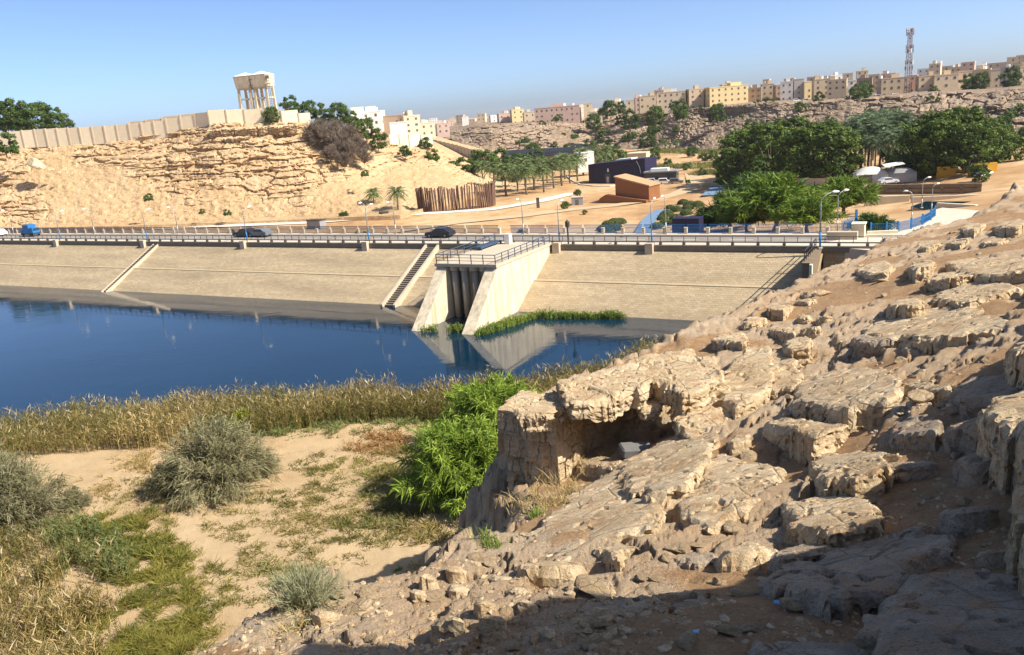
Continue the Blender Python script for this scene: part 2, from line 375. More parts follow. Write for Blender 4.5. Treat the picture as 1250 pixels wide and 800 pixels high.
cw += [(14, 4, 19.6), (8, 2, 19.0), (2, 2, 18.9), (-5, 3, 17.6), (24, 14, 19.5), (36, 30, 18.6), (60, 60, 17), (80, 85, 18), (95, 120, 20), (70, 110, 14.2), (55, 84, 12.6)]
ter = tps(cw, 1e-2)
# terrace edge in plan, with its height
EDGE = [(150, 850, -7.6), (225, 815, -7.4), (262, 797, -7.3), (330, 757, -7.4), (400, 722, -7.6), (470, 695, -7.8), (540, 680, -8.0), (600, 658, -8.4), (640, 640, -9.4), (655, 625, -10.5), (650, 603, -11.4),
        (636, 590, -11.6), (632, 560, -11.2), (640, 505, -10.0), (668, 486, -10.2), (700, 464, -10.5), (760, 441, -10.5), (800, 424, -10.2), (850, 399, -9.9), (900, 379, -10.2), (960, 351, -10.8), (1000, 333, -11.1), (1040, 316, -11.4),
        (1090, 291, -11.7), (1130, 278, -11.9), (1180, 267, -12.0), (1215, 250, -11.4), (1240, 228, -10.9), (1247, 212, -10.6)]
ew = [tuple(P(x, y, CAMZ + z)) for x, y, z in EDGE]
ew = [(-14, -6, 16.4), (-9.5, 2, 16.5)] + ew + [(72, 120, 14.5), (80, 150, 14.5)]
EW = np.array(ew)
POLY = np.vstack([EW[:, :2], [[200, 150], [200, -6]]])
def inside(x, y):
    r = np.zeros(x.shape, bool); n = len(POLY)
    for i in range(n):
        x1, y1 = POLY[i]; x2, y2 = POLY[(i + 1) % n]
        if y1 == y2: continue
        c = ((y1 > y) != (y2 > y)) & (x < (x2 - x1) * (y - y1) / (y2 - y1) + x1); r ^= c
    return r
def edge_dist(x, y):
    best = np.full(x.shape, 1e9); ez = np.zeros(x.shape)
    for i in range(len(EW) - 1):
        a = EW[i]; b = EW[i + 1]; dx, dy = b[0] - a[0], b[1] - a[1]
        t = np.clip(((x - a[0]) * dx + (y - a[1]) * dy) / (dx * dx + dy * dy), 0, 1)
        d = np.hypot(x - a[0] - t * dx, y - a[1] - t * dy); m = d < best
        best = np.where(m, d, best); ez = np.where(m, a[2] + t * (b[2] - a[2]), ez)
    return best, ez
SHORE = np.array([P(x, y, WZ)[:2] for x, y in [(-350, 560), (-120, 545), (0, 532), (100, 520), (200, 511), (300, 505), (400, 497), (480, 493), (560, 490), (650, 482), (740, 462), (800, 440)]])
SHORE = SHORE[np.argsort(SHORE[:, 0])]
def shore_y(x): return np.interp(x, SHORE[:, 0], SHORE[:, 1])
def bank_z(x, y):
    inl = shore_y(x) - y + (fbm2(x * .12, y * .12, 51) - .5) * 5
    z = WZ + np.clip(inl * .11, -2.5, .9) + .5 * sstep(8, 30, inl)
    return z + (fbm2(x * .25, y * .25, 52) - .5) * .35 + (fbm2(x * 1.6, y * 1.6, 53) - .5) * .10
def strata(z, w=.42, sh=.25):
    q = z / w; k = np.floor(q); f = q - k
    return (k + sstep(.5 - sh, .5 + sh, f)) * w
def near_z(x, y, full=True):
    sh = x.shape; x = x.ravel(); y = y.ravel()
    wx = x + (fbm2(x * .8, y * .8, 71, 3) - .5) * .9; wy = y + (fbm2(x * .8, y * .8, 75, 3) - .5) * .9
    ed, ez = edge_dist(wx, wy); ins = inside(wx, wy)
    zt = np.where(ins, ter(x, y), ez)
    zb = bank_z(x, y)
    # rock mask
    m = fbm2(x * .22 + 3, y * .22, 11, 4); rock = sstep(.46, .60, m + .20 * np.exp(-ed / 2.5)) * .8
    rock = np.where(ins, rock, 1.0)
    # bedded blocks: a rotated, stretched cell pattern with per-block height and tilt
    c, s = math.cos(.5), math.sin(.5); u = (wx * c + wy * s) / 1.9; v = (-wx * s + wy * c) / 1.15
    wn = (fbm2(x * 1.3, y * 1.3, 77, 3) - .5) * .35; d1, d2, cx, cy, idv = voro(u + wn, v - wn, 5); e = d2 - d1
    blk = (idv - .45) * .26 + ((u - cx) * (np.mod(idv * 17, 1) - .5) + (v - cy) * (np.mod(idv * 31, 1) - .5)) * .35
    crack = -.14 * (1 - sstep(.0, .11, e))
    d1b, d2b, _, _, idb = voro(u * 2.7 + 3, v * 2.7, 9)
    blk2 = (idb - .5) * .12 - .09 * (1 - sstep(0, .10, d2b - d1b))
    far = sstep(60, 20, np.hypot(x, y)) * .35 + .65
    lowf = (fbm2(x * .5, y * .5, 21, 3) - .5) * .40; sh_ = .35 * vn2(x * .22, y * .22, 31)
    zi = zt + (rock * (blk + crack) + lowf) * far
    zi = zi + (strata(zi + sh_, .34, .07) - sh_ - zi) * rock * .7
    zi = zi + rock * (blk2 * .55 + facet(wx, wy, 15, .75) * .045 + facet(x, y, 17, .27) * .018) + (1 - rock) * (fbm2(x * 4, y * 4, 23, 4) - .5) * .06
    # cliff below the edge
    Wd = 5.0 + 5.0 * fbm2(x * .12, y * .12, 61)
    t = np.clip(ed / Wd, 0, 1); prof = sstep(0, 1, t ** .8)
    zc = zi * (1 - prof) + zb * prof
    zc = zc + (strata(zc, 1.1) - zc) * .55 * sstep(0, .15, t) * (1 - sstep(.8, 1, t)) + ((fbm2(x * 1.1, y * 1.1, 41) - .5) * 1.3 + facet(x, y, 43, .9) * .4 + facet(x, y, 44, .35) * .16) * sstep(0, .12, t) * (1 - sstep(.75, 1, t))
    z = np.where(ins, zi, np.maximum(zc, np.minimum(zb, zi)))
    sand = np.where(ins, 0, sstep(.72, 1.0, t))
    rk = np.where(ins, rock, 1 - .5 * t)
    if full: return z.reshape(sh), rk.reshape(sh), sand.reshape(sh)
    return z.reshape(sh)
def NZ(x, y): return float(near_z(np.array([float(x)]), np.array([float(y)]), False)[0])
def hit_near(px, py):
    d = ray(px, py); t = np.concatenate([np.arange(4, 40, .05), np.arange(40, 140, .25)]); t = t / math.hypot(d[0], d[1])
    p = CAM + d[None] * t[:, None]; z = near_z(p[:, 0], p[:, 1], False); k = np.argmax(z >= p[:, 2])
    return p[k]
az = np.radians(np.concatenate([np.linspace(-62, -37, 40)[:-1], np.linspace(-37, 36, 680), np.linspace(36, 95, 90)[1:]]))
rr = np.concatenate([np.linspace(1.2, 4.6, 14)[:-1], np.geomspace(4.6, 150, 500)])
AZ, RR = np.meshgrid(az, rr); X = RR * np.sin(AZ); Y = RR * np.cos(AZ)
Z, RK, SD = near_z(X, Y)
n0, n1 = X.shape; idx = np.arange(n0 * n1).reshape(n0, n1)
Q = np.stack([idx[:-1, :-1], idx[:-1, 1:], idx[1:, 1:], idx[1:, :-1]], -1).reshape(-1, 4)
# no ground where the lake bed is deep or beyond the dam side
zq = Z.ravel()[Q]; yq = Y.ravel()[Q].mean(1); xq = X.ravel()[Q].mean(1)
keep = (zq.max(1) > -1.6)
DA = math.radians(-60.74); DD = np.array([math.sin(DA), math.cos(DA), 0]); DN = np.array([math.cos(DA) * -1, math.sin(DA), 0])
if DN[1] > 0: DN = -DN
DP0 = P(995, 307.5, 6.0); DP0[2] = 0
offq = (xq - DP0[0]) * DN[0] + (yq - DP0[1]) * DN[1]; aq = (xq - DP0[0]) * DD[0] + (yq - DP0[1]) * DD[1]
keep &= ~((offq < 2) & (aq > -1)) & ~((offq < .3) & (aq > -45) & (aq <= -1)) & ~((offq < -8) & (aq <= -45) & (xq < 60))
Q = Q[keep]
me = mesh_np('hillside', np.stack([X, Y, Z], -1), Q, smooth=True); fattr(me, 'rock', RK); fattr(me, 'sand', SD)
tag(link('hillside', me, 'hillside'), kind='structure')
# ------------------------------------------------------------------ water
def D(a, o, z): return DP0 + DD * a + DN * o + np.array([0, 0, z])
wp = [D(-6, 4, WZ), D(260, 4, WZ), (-330, 40, WZ), (-60, 25, WZ), (30, 25, WZ)]
mb = MB(); mb.add(wp, [(0, 1, 2, 3, 4)]); wt = mb.build('water', 'water'); tag(wt, kind='structure')
# ------------------------------------------------------------------ valley floor beyond the dam
VC = [(512, 256, -4), (603, 252, -4), (735, 246, -4), (797, 245, -4), (718, 222, -4), (788, 222, -4), (485, 262, -4), (300, 270, -3.5), (0, 276, -2.5), (150, 274, -3), (612, 205, -4), (715, 200, -4), (850, 186, -4), (790, 285, -4),
      (860, 245, -3), (950, 262, -1), (960, 222, -1), (1080, 262, 2.2), (1150, 258, 4.5), (1080, 224, 1.0), (1190, 226, 1.8), (1225, 214, 3.0), (1000, 190, -2), (1200, 185, 3), (600, 285, -4), (400, 283, -4)]
vc = [tuple(P(x, y, z)) for x, y, z in VC] + [(-400, 330, -2), (-250, 500, -3), (0, 700, -4), (200, 600, -3), (300, 350, 2), (0, 1000, -4), (-300, 900, -4)]
val = tps(vc, 5.)
vx = np.concatenate([np.linspace(-420, -80, 50)[:-1], np.linspace(-80, 160, 140), np.linspace(160, 520, 40)[1:]]); vy = np.concatenate([np.linspace(60, 320, 170), np.linspace(320, 1100, 80)[1:]])
X, Y = np.meshgrid(vx, vy); Z = np.clip(val(X, Y), -6, 8) + (fbm2(X * .05, Y * .05, 81) - .5) * .8
n0, n1 = X.shape; idx = np.arange(n0 * n1).reshape(n0, n1); Q = np.stack([idx[:-1, :-1], idx[:-1, 1:], idx[1:, 1:], idx[1:, :-1]], -1).reshape(-1, 4)
xq = X.ravel()[Q].mean(1); yq = Y.ravel()[Q].mean(1); offq = (xq - DP0[0]) * DN[0] + (yq - DP0[1]) * DN[1]; aq = (xq - DP0[0]) * DD[0] + (yq - DP0[1]) * DD[1]
Q = Q[(offq < -9.0)]
tag(link('park_ground', mesh_np('park_ground', np.stack([X, Y, Z], -1), Q, smooth=True), 'park_ground'), kind='structure')
def VZ(x, y): return float(np.clip(val(np.array([x]), np.array([y])), -6, 8)[0] + (fbm2(np.array([x * .05]), np.array([y * .05]), 81)[0] - .5) * .8)
def hit_val(px, py):
    z = -3.5
    for _ in range(25): p = P(px, py, z); z = .5 * z + .5 * VZ(p[0], p[1])
    return np.array([p[0], p[1], VZ(p[0], p[1])])
# far plain to the horizon
mb = MB(); mb.add([(-6000, 700, -8), (6000, 700, -8), (6000, 8000, -8), (-6000, 8000, -8)], [(0, 1, 2, 3)]); tag(mb.build('plain', 'park_ground'), kind='structure')
# ------------------------------------------------------------------ the two valley sides
def flank(name, mat, px0, px1, ncol, foot, top, back, rows, seed, amp, ledge, bw, rk0, rk1, spur_a=0):
    """foot/top: lists of (px, py[, distance]); the slope runs between them, then the plateau behind"""
    pxs = np.linspace(px0, px1, ncol); F = []; T = []
    for p in pxs:
        F.append(foot(p)); T.append(top(p))
    F = np.array(F); T = np.array(T)
    v = np.concatenate([np.linspace(-.15, 1, rows), 1 + np.linspace(0, 1, 26)[1:] ** 1.6 * 1.0])
    prof = np.where(v < 1, np.clip(v, 0, 1) ** 1.15, 1.0)
    X = np.zeros((len(v), ncol)); Y = X * 0; Z = X * 0
    dirn = (T - F)[:, :2]; L = np.linalg.norm(dirn, axis=1, keepdims=True); dirn = dirn / L; rad = T[:, :2] / np.linalg.norm(T[:, :2], axis=1, keepdims=True)
    for k, t in enumerate(v):
        q = F[:, :2] + dirn * L * min(t, 1) + rad * max(t - 1, 0) * back
        X[k] = q[:, 0]; Y[k] = q[:, 1]; Z[k] = F[:, 2] + (T[:, 2] - F[:, 2]) * prof[k] - (4 if t < -.1 else 0)
    s = np.cumsum(np.r_[0, np.hypot(np.diff(F[:, 0]), np.diff(F[:, 1]))])[None] + 0 * X
    msk = sstep(-.02, .06, v)[:, None] * (1 - sstep(.97, 1.06, v))[:, None]
    big = (fbm2(s * .03, Z * .06, seed, 4) - .5) * amp * 2.2
    lay = np.floor(Z / ledge + 1.5 * fbm2(s * .02, Z * 0, seed + 3, 3)); hl = _h(lay, lay * 0, lay * 0, seed + 9)
    out = (hl - .5) * amp * 1.3 * sstep(.3, .55, fbm2(s * .05, lay * .7, seed + 5, 3))
    wob = (fbm2(s * .12, Z * .3, seed + 6, 3) - .5) * 2.2; d1, d2, _, _, idv = voro(s / bw + wob * .3, Z / 1.5 + wob, seed + 7); blk = (idv - .5) * amp * .8 - .6 * amp * (1 - sstep(0, .12, d2 - d1))
    bl2 = (fbm2(s * .6, Z * .9, seed + 8, 4) - .5) * amp * .9
    rock = sstep(rk0, rk1, fbm2(s * .035, Z * .08, seed + 11, 4) + .25 * (v[:, None] - .4))
    spur = (fbm2(s * .014, v[:, None] * .8 + 0 * s, seed + 21, 3) - .5) * spur_a * (1 - sstep(.75, 1, v))[:, None]; push = (big + (out + blk) * rock + bl2 + spur) * msk
    X = X - dirn[None, :, 0] * push; Y = Y - dirn[None, :, 1] * push; Z = Z + (blk * rock * .35 + (fbm2(s * .3, v[:, None] * 30 + 0 * s, seed + 15, 4) - .5) * amp * .5) * (msk + .15)
    n0, n1 = X.shape; idx = np.arange(n0 * n1).reshape(n0, n1); Q = np.stack([idx[:-1, :-1], idx[:-1, 1:], idx[1:, 1:], idx[1:, :-1]], -1).reshape(-1, 4)
    me = mesh_np(name, np.stack([X, Y, Z], -1), Q, smooth=False); fattr(me, 'rock', rock * msk + .0 * X)
    o = link(name, me, mat); tag(o, kind='structure'); return o, (F, T, pxs)
def interp(tab, k):
    a = np.array(tab, float); return lambda p: float(np.interp(p, a[:, 0], a[:, k]))
LF = [(-200, 283), (0, 277), (150, 274), (300, 269), (420, 263), (500, 258), (545, 240), (600, 232), (660, 226)]
LT = [(-200, 186, 350), (0, 175, 330), (60, 172, 326), (120, 169, 322), (200, 160, 316), (240, 152, 312), (262, 146, 308), (330, 148, 305), (372, 151, 305), (420, 166, 312), (470, 176, 335), (528, 178, 350), (565, 197, 360), (610, 214, 372), (660, 224, 380)]
fy = interp(LF, 1); ty = interp(LT, 1); td = interp(LT, 2)
lfd = interp([(-200, 298), (0, 276), (150, 267), (300, 261), (420, 254), (490, 250), (545, 275), (600, 302), (660, 322)], 1)
def lfoot(p): return PY(p, fy(p), lfd(p))
LEFT, LDAT = flank('hill', 'hill_sand', -200, 660, 470, lfoot, lambda p: PY(p, ty(p), td(p)), 230, 150, 100, 1.7, 1.3, 8.5, .44, .60)
RF = [(520, 196), (600, 193), (660, 188), (720, 181), (800, 181), (850, 185), (900, 188), (1000, 192), (1120, 196), (1250, 203), (1350, 207)]
RTOP = [(520, 166), (560, 160), (580, 154), (640, 150), (690, 147), (745, 140), (780, 133), (860, 132), (920, 126), (1000, 125), (1060, 121), (1130, 115), (1200, 112.5), (1250, 109), (1350, 103)]
rfy = interp(RF, 1); rty = interp(RTOP, 1)
def rfoot(p):
    q = P(p, rfy(p), -4); return q
def rtop(p):
    f = rfoot(p); return PY(p, rty(p), f[1] + 95 - .02 * (p - 800))
RIGHT, RDAT = flank('plateau', 'cliff_brown', 520, 1350, 520, rfoot, rtop, 900, 150, 200, 2.6, 2.2, 8.0, .42, .60, 46)
plain('berm_stone', (.40, .31, .19), .9, .12, .5)
# ------------------------------------------------------------------ dam
STONE_S = 1.75
def grid_uv(name, rows, a0, a1, na, mat, parent, uvscale=1.0):
    """rows: list of (o, z); a strip mesh along the dam with UV in metres"""
    A = np.linspace(a0, a1, na); V = []; UV = []
    acc = 0; prev = None
    for (o, z) in rows:
        if prev is not None: acc += math.hypot(o - prev[0], z - prev[1])
        prev = (o, z)
        for a in A:
            V.append(D(a, o, z)); UV.append((a, -acc))
    n0, n1 = len(rows), na; idx = np.arange(n0 * n1).reshape(n0, n1)
    Q = np.stack([idx[:-1, :-1], idx[:-1, 1:], idx[1:, 1:], idx[1:, :-1]], -1).reshape(-1, 4)
    V = np.array(V); me = mesh_np(name, V, Q); uv = me.uv_layers.new(name='UVMap')
    li = np.zeros(len(me.loops), np.int32); me.loops.foreach_get('vertex_index', li)
    uv.data.foreach_set('uv', np.array(UV, np.float32)[li].ravel())
    return link(name, me, mat, parent)
dam = thing('dam', 'long stone faced dam with a berm, parapet and road on top', 'dam')
def jit(rows, n=10):
    out = []
    for (o0, z0), (o1, z1) in zip(rows[:-1], rows[1:]):
        for k in range(n): out.append((o0 + (o1 - o0) * k / n, z0 + (z1 - z0) * k / n))
    return out + [rows[-1]]
grid_uv('upper_face', [(.0, 6.0), (3.0 * STONE_S, 3.05)], -.9, 242, 130, 'dam_stone', dam)
grid_uv('lower_face', [(3.0 * STONE_S + .75, 3.0), (3.0 * STONE_S + .75 + 4.0 * 1.72, -1.0)], -.9, 242, 130, 'dam_stone', dam)
mb = MB(); mb.box(-.9, 242, 3.0 * STONE_S - .08, 3.0 * STONE_S + .80, 2.80, 3.06, D); mb.build('berm', 'berm_stone', dam)
mb = MB(); mb.box(-34, 242, -.45, .22, 6.0, 6.62, D); mb.build('parapet_beam', 'concrete_dark', dam)
mb = MB(); mb.add([D(-34, -9.6, 6.3), D(242, -9.6, 6.3), D(242, -22, -5), D(-34, -22, -5)], [(0, 1, 2, 3)]); mb.build('downstream_face', 'concrete', dam)
grid_uv('side_wall', [(.0, 6.0), (.02, 0.0)], -34, -.9, 20, 'dam_stone', dam)
# short posts and the near railing
pm = MB(); pm.box(-.16, .16, -.16, .16, 0, .36); post_me = pm.mesh('post', None, .02)
RZ = math.atan2(DD[1], DD[0])
a = -32.0
while a < 205:
    p = link('post', post_me, 'concrete_dark', dam, D(a, -.1, 6.62)); p.rotation_euler[2] = RZ; a += 2.95
mb = MB(); mb.box(-33, 206, -.20, 0, 6.98, 7.10, D); mb.build('coping_rail', 'concrete_dark', dam)
mb = MB(); a = -32.0
while a < 205: mb.box(a - .03, a + .03, -.13, -.07, 7.10, 7.66, D); a += 1.475
mb.box(-33, 206, -.14, -.06, 7.66, 7.73, D); mb.build('top_rail', 'dark_steel', dam)
for x, y in ((78, 297), (184, 298), (306, 299), (452, 301), (682, 304), (795, 305)):
    a = float((P(x, y, 6.0) - DP0) @ DD)
    mb = MB(); mb.box(a - .5, a + .5, -.40, .75, 5.2, 6.95, D); mb.build('pier', 'concrete', dam, .03)
# wing wall at the right bank, nearly end-on to the camera
mb = MB(); mb.box(-.7, 0, .23, 8.6, 0, 6.25, D); mb.build('wing_wall', 'brick_brown', dam)
mb = MB(); mb.box(-.76, .06, .24, 8.7, 6.25, 6.42, D); mb.build('wing_wall_coping', 'brick_brown', dam)
mb = MB(); mb.box(-1.0, -.72, 8.2, 8.85, 0, 6.24, D); mb.build('lit_corner_strip', 'concrete_pale', dam)  # added pale strip, paints the sunlit edge of the shaded wing wall
mb = MB()
for o in np.arange(.5, 8.5, 1.3): mb.box(-.2, -.12, o, o + .08, 6.5, 7.6, D)
mb.box(-.2, -.12, .5, 8.4, 7.56, 7.64, D); mb.box(-.2, -.12, .5, 8.4, 7.0, 7.06, D); mb.build('wing_wall_railing', 'dark_steel', dam)
# stairs
def stairs(name_, ac, w, label_side):
    st = link('staircase', None, None, dam); L = 3.0 * STONE_S
    N = 30
    for k in range(N):
        t0 = k / N; o0 = 11.6 * t0; o1 = 11.6 * (k + 1) / N; z = 6.05 - 6.1 * (k + .35) / N
        mb = MB(); mb.box(ac - w / 2, ac + w / 2, o0, o1 + .3, z - .35, z + .10, D); mb.build('step', 'concrete_dark', st)
    for s in (-1, 1):
        mb = MB(); a0 = ac + s * (w / 2 + .01); a1 = ac + s * (w / 2 + (.36 if label_side else .16))
        h = .55 if label_side else .30
        mb.hexa([D(a0, -.0, 5.7), D(a0, 12, -.6), D(a1, 12, -.6), D(a1, -.0, 5.7), D(a0, -.0, 6.1 + h), D(a0, 12, .0 + h), D(a1, 12, .0 + h), D(a1, -.0, 6.1 + h)])
        mb.build('side_kerb', 'concrete', st)
stairs('staircase', 51.9, 1.7, True)
stairs('staircase', 110.5, 1.0, False)
# road on the crest
mb = MB(); mb.box(-60, 242, -9.6, -.46, 5.6, 6.42, D); rd = mb.build('dam_road', 'asphalt'); tag(rd, kind='structure')
mb = MB(); mb.box(-60, 242, -2.4, -.47, 6.424, 6.55, D); tag(mb.build('pavement', 'pavement'), kind='structure')
mb = MB(); mb.box(-60, 242, -9.59, -8.2, 6.424, 6.55, D); tag(mb.build('far_pavement', 'pavement'), kind='structure')
mb = MB()
for a in np.arange(-20, 200, 7): mb.add([D(a, -5.36, 6.425), D(a + 3, -5.36, 6.425), D(a + 3, -5.24, 6.425), D(a, -5.24, 6.425)], [(0, 1, 2, 3)])
mb.build('lane_line', 'white_paint', rd) if False else tag(mb.build('lane_marking', 'white_paint'), kind='structure')
# railing on the far side of the road
def bar_panel(L, h, n=18, r=.022):
    m = MB(); m.box(0, L, -.03, .03, h - .06, h); m.box(0, L, -.025, .025, .10, .16); m.box(0, L, -.02, .02, h * .62, h * .62 + .04)
    for k in range(n):
        x = L * (k + .5) / n; m.box(x - r, x + r, -r, r, .16, h - .06)
    return m.mesh('panel')
pan = bar_panel(2.7, 1.25); ped = MB(); ped.box(-.2, .2, -.2, .2, 0, .75); ped.box(-.24, .24, -.24, .24, .75, .85); ped_me = ped.mesh('pedestal', None, .02)
for (A0, A1, mat, lab) in ((-3, 46, 'blue_steel', 'blue steel barred railing on pale pedestals along the far road edge'), (46, 205, 'dark_blue_steel', 'dark weathered steel railing along the far road edge beyond the intake tower')):
    r = thing('railing', lab, 'railing', D(A0, -9.2, 6.55)); pan2 = pan.copy()
    k = 0; a = A0
    while a < A1 - 2:
        q = link('pedestal', ped_me, 'pavement', r); q.location = Vector(D(a, -9.2, 6.55)) - r.location; q.rotation_euler[2] = RZ
        q = link('panel', pan2, mat, r); q.location = Vector(D(a + .15, -9.2, 6.55)) - r.location; q.rotation_euler[2] = RZ; a += 2.95
# ------------------------------------------------------------------ intake tower
it = thing('intake_tower', 'cream concrete intake tower with sloping wing walls standing in the water against the dam', 'tower')
def wingw(a0, a1, zt):
    m = MB(); pr = [(0, zt), (14.9, zt), (22.4, -.6), (0, -.6)]
    vs = [D(a0, o, z) for o, z in pr] + [D(a1, o, z) for o, z in pr]
    m.add(vs, [(0, 1, 2, 3), (7, 6, 5, 4), (0, 4, 5, 1), (1, 5, 6, 2), (2, 6, 7, 3), (3, 7, 4, 0)]); return m
tag(wingw(33.0, 34.5, 6.55).build('wing_wall', 'concrete_stained', it), None)
wingw(39.9, 41.4, 6.55).build('wing_wall', 'concrete_stained', it)
mb = MB(); mb.box(32.9, 41.5, .25, 15.3, 6.56, 6.92, D); mb.build('deck', 'concrete', it)
mb = MB(); mb.box(34.51, 39.89, 12.6, 13.2, -.6, 6.55, D); mb.build('back_wall', 'concrete', it)
for a in (35.1, 36.5, 37.9, 39.3):
    mb = MB(); mb.tube([D(a, 14.3, -.6), D(a, 14.3, 6.0)], .46, 14); c = mb.build('column', 'concrete_column', it, 0, True)
    m2 = MB(); m2.tube([D(a, 14.3, 6.0), D(a, 14.3, 6.54)], .62, 14); m2.build('capital', 'concrete', c)
def rail_run(pts, mat, parent, h=1.1, sp=1.7):
    m = MB()
    for (a0, o0), (a1, o1) in zip(pts[:-1], pts[1:]):
        L = math.hypot(a1 - a0, o1 - o0); n = max(1, round(L / sp))
        for k in range(n + 1):
            t = k / n; m.tube([D(a0 + (a1 - a0) * t, o0 + (o1 - o0) * t, 6.9), D(a0 + (a1 - a0) * t, o0 + (o1 - o0) * t, 6.92 + h)], .06, 6)
        for hh, rr_ in ((h, .05), (h * .66, .032), (h * .33, .032)):
            m.tube([D(a0, o0, 6.92 + hh), D(a1, o1, 6.92 + hh)], rr_, 6)
    return m.build('railing', mat, parent)
rail_run([(33.1, .4), (33.1, 15.1), (41.3, 15.1), (41.3, .4)], 'dark_blue_steel', it)
# gate hoist on the deck, blue pipe hand rails and lamp post beside it
mb = MB(); mb.box(40.0, 41.0, 1.0, 6.5, 7.15, 7.35, D); mb.box(40.0, 40.2, 1.0, 1.2, 6.92, 7.15, D); mb.box(40.0, 40.2, 6.2, 6.4, 6.92, 7.15, D); mb.build('gate_beam', 'dark_blue_steel', it)
mb = MB(); mb.box(38.4, 39.2, .9, 1.7, 6.92, 8.3, D); mb.build('gate_box', 'white_paint', it, .04)
# ------------------------------------------------------------------ road on the right bank, curving away
mb = MB(); q = [P(x, y, 6.40) for x, y in ((1000, 298), (1062, 286), (1096, 284), (1126, 275), (1141, 265), (1139, 257), (1150, 254), (1200, 258))]
q += [np.array([82, 96, 6.4]), np.array([70, 80, 6.4]), np.array([48, 76, 6.4]), D(-2, -.5, 6.4), ]
nn = len(q); mb.prism([(p[0], p[1]) for p in q], 5.2, 6.44); tag(mb.build('bank_road', 'pavement'), kind='structure')
# curved blue railing
cr = [(1063, 285), (1082, 284.5), (1096, 283.5), (1112, 279.5), (1126, 274.5), (1136, 269), (1141, 264), (1141.5, 261)]
cpts = [P(x, y, 6.44) for x, y in cr]
r = thing('railing', 'bright blue railing curving round the bend of the road at the dam end', 'railing', cpts[0])
for k in range(len(cpts) - 1):
    v = cpts[k + 1] - cpts[k]; L = float(np.linalg.norm(v)); pmn = bar_panel(L - .1, 1.15, max(4, int(L * 5)))
    q = link('panel', pmn, 'blue_steel', r); q.location = Vector(cpts[k] - cpts[0]); q.rotation_euler[2] = math.atan2(v[1], v[0])
    mb = MB(); mb.box(-.09, .09, -.09, .09, 0, 1.35); q = link('post', mb.mesh('post'), 'blue_steel', r); q.location = Vector(cpts[k] - cpts[0])
r = thing('railing', 'short blue railing running down beside a pale gate pillar', 'railing', P(1027, 283, 6.44))
c0 = P(1027, 283, 6.44); c1 = P(1045, 277, 6.44); v = c1 - c0; L = float(np.linalg.norm(v))
q = link('panel', bar_panel(L, 1.3, 14), 'blue_steel', r); q.rotation_euler[2] = math.atan2(v[1], v[0])
mb = MB(); mb.box(-.12, .12, -.12, .12, 0, 2.2); q = link('post', mb.mesh('post'), 'blue_steel', r); q.location = Vector(v)
def block_thing(name, label, cat, px, py, z, w, dpt, h, mat, extra=None, rz=0):
    b = P(px, py, z); t = thing(name, label, cat, b, rz); m = MB(); m.box(-w / 2, w / 2, -dpt / 2, dpt / 2, 0, h); link('body', m.mesh('body', None, .03), mat, t)
    if extra: extra(t, w, dpt, h)
    return t
def capx(t, w, d, h):
    m = MB(); m.box(-w / 2 - .1, w / 2 + .1, -d / 2 - .1, d / 2 + .1, h, h + .18); link('cap', m.mesh('cap', None, .03), 'concrete_pale', t)
    m = MB(); m.box(-.2, .2, -d / 2 - .03, -d / 2, h * .35, h * .7); link('recess', m.mesh('recess'), 'window_dark', t)
block_thing('gate_pillar', 'square cream stone pillar with a dark recess beside the bend railing', 'pillar', 1048, 289, 6.44, 1.4, 1.4, 1.5, 'concrete_pale', capx, RZ)
block_thing('low_wall', 'short cream block wall at the dam end by the blue lamp', 'wall', 1028, 292, 6.44, 3.4, .8, .9, 'concrete', None, RZ)
b0 = P(1058, 287, 6.44); b1 = P(1096, 285.5, 6.44); v = b1 - b0; t = thing('low_wall', 'long low cream kerb wall under the curving blue railing', 'wall', b0, math.atan2(v[1], v[0]))
mb = MB(); mb.box(0, float(np.linalg.norm(v)), -.2, .2, 0, .45); link('body', mb.mesh('body', None, .02), 'concrete_pale', t)
# ------------------------------------------------------------------ street lamps
def make_lamp(h, arm=1.5, blue=True):
    t = thing('street_lamp', 'x', 'lamp')
    m = MB(); m.tube([(0, 0, 0), (0, 0, h * .3)], .10, 8); link('lower_pole', m.mesh('lower_pole', None, 0, True), 'blue_steel' if blue else 'grey_steel', t)
    pts = [(0, 0, h * .3), (0, 0, h * .82)] + [(arm * (1 - math.cos(u)), 0, h * .82 + (h * .18) * math.sin(u)) for u in np.linspace(.25, 1.35, 5)]
    m = MB(); m.tube(pts, [.075, .06, .05, .05, .045, .045, .04], 8); link('pole', m.mesh('pole', None, 0, True), 'grey_steel', t)
    e = pts[-1]; m = MB(); m.tube([(e[0] - .1, 0, e[2]), (e[0] + .25, 0, e[2] + .04), (e[0] + .75, 0, e[2] + .02)], [.06, .16, .07], 8)
    hd = link('lamp_head', m.mesh('lamp_head', None, 0, True), 'white_paint', t)
    m = MB(); m.tube([(e[0] + .05, 0, e[2] - .07), (e[0] + .55, 0, e[2] - .08)], [.05, .05], 6); link('lens', m.mesh('lens'), 'lamp_glass', hd)
    m = MB(); m.box(-.2, .2, -.2, .2, 0, .12); link('base', m.mesh('base'), 'concrete', t)
    return t
lamp0 = make_lamp(5.6); lamp1 = make_lamp(5.2, 1.1, False); used = set()
def put_lamp(src, loc, rz, label, group, sc=1):
    o = src if src.name not in used else copy_tree(src); used.add(src.name); used.add(o.name)
    o.location = [float(v) for v in loc]; o.rotation_euler[2] = rz; o.scale = (sc,) * 3; tag(o, label, 'lamp', group); return o
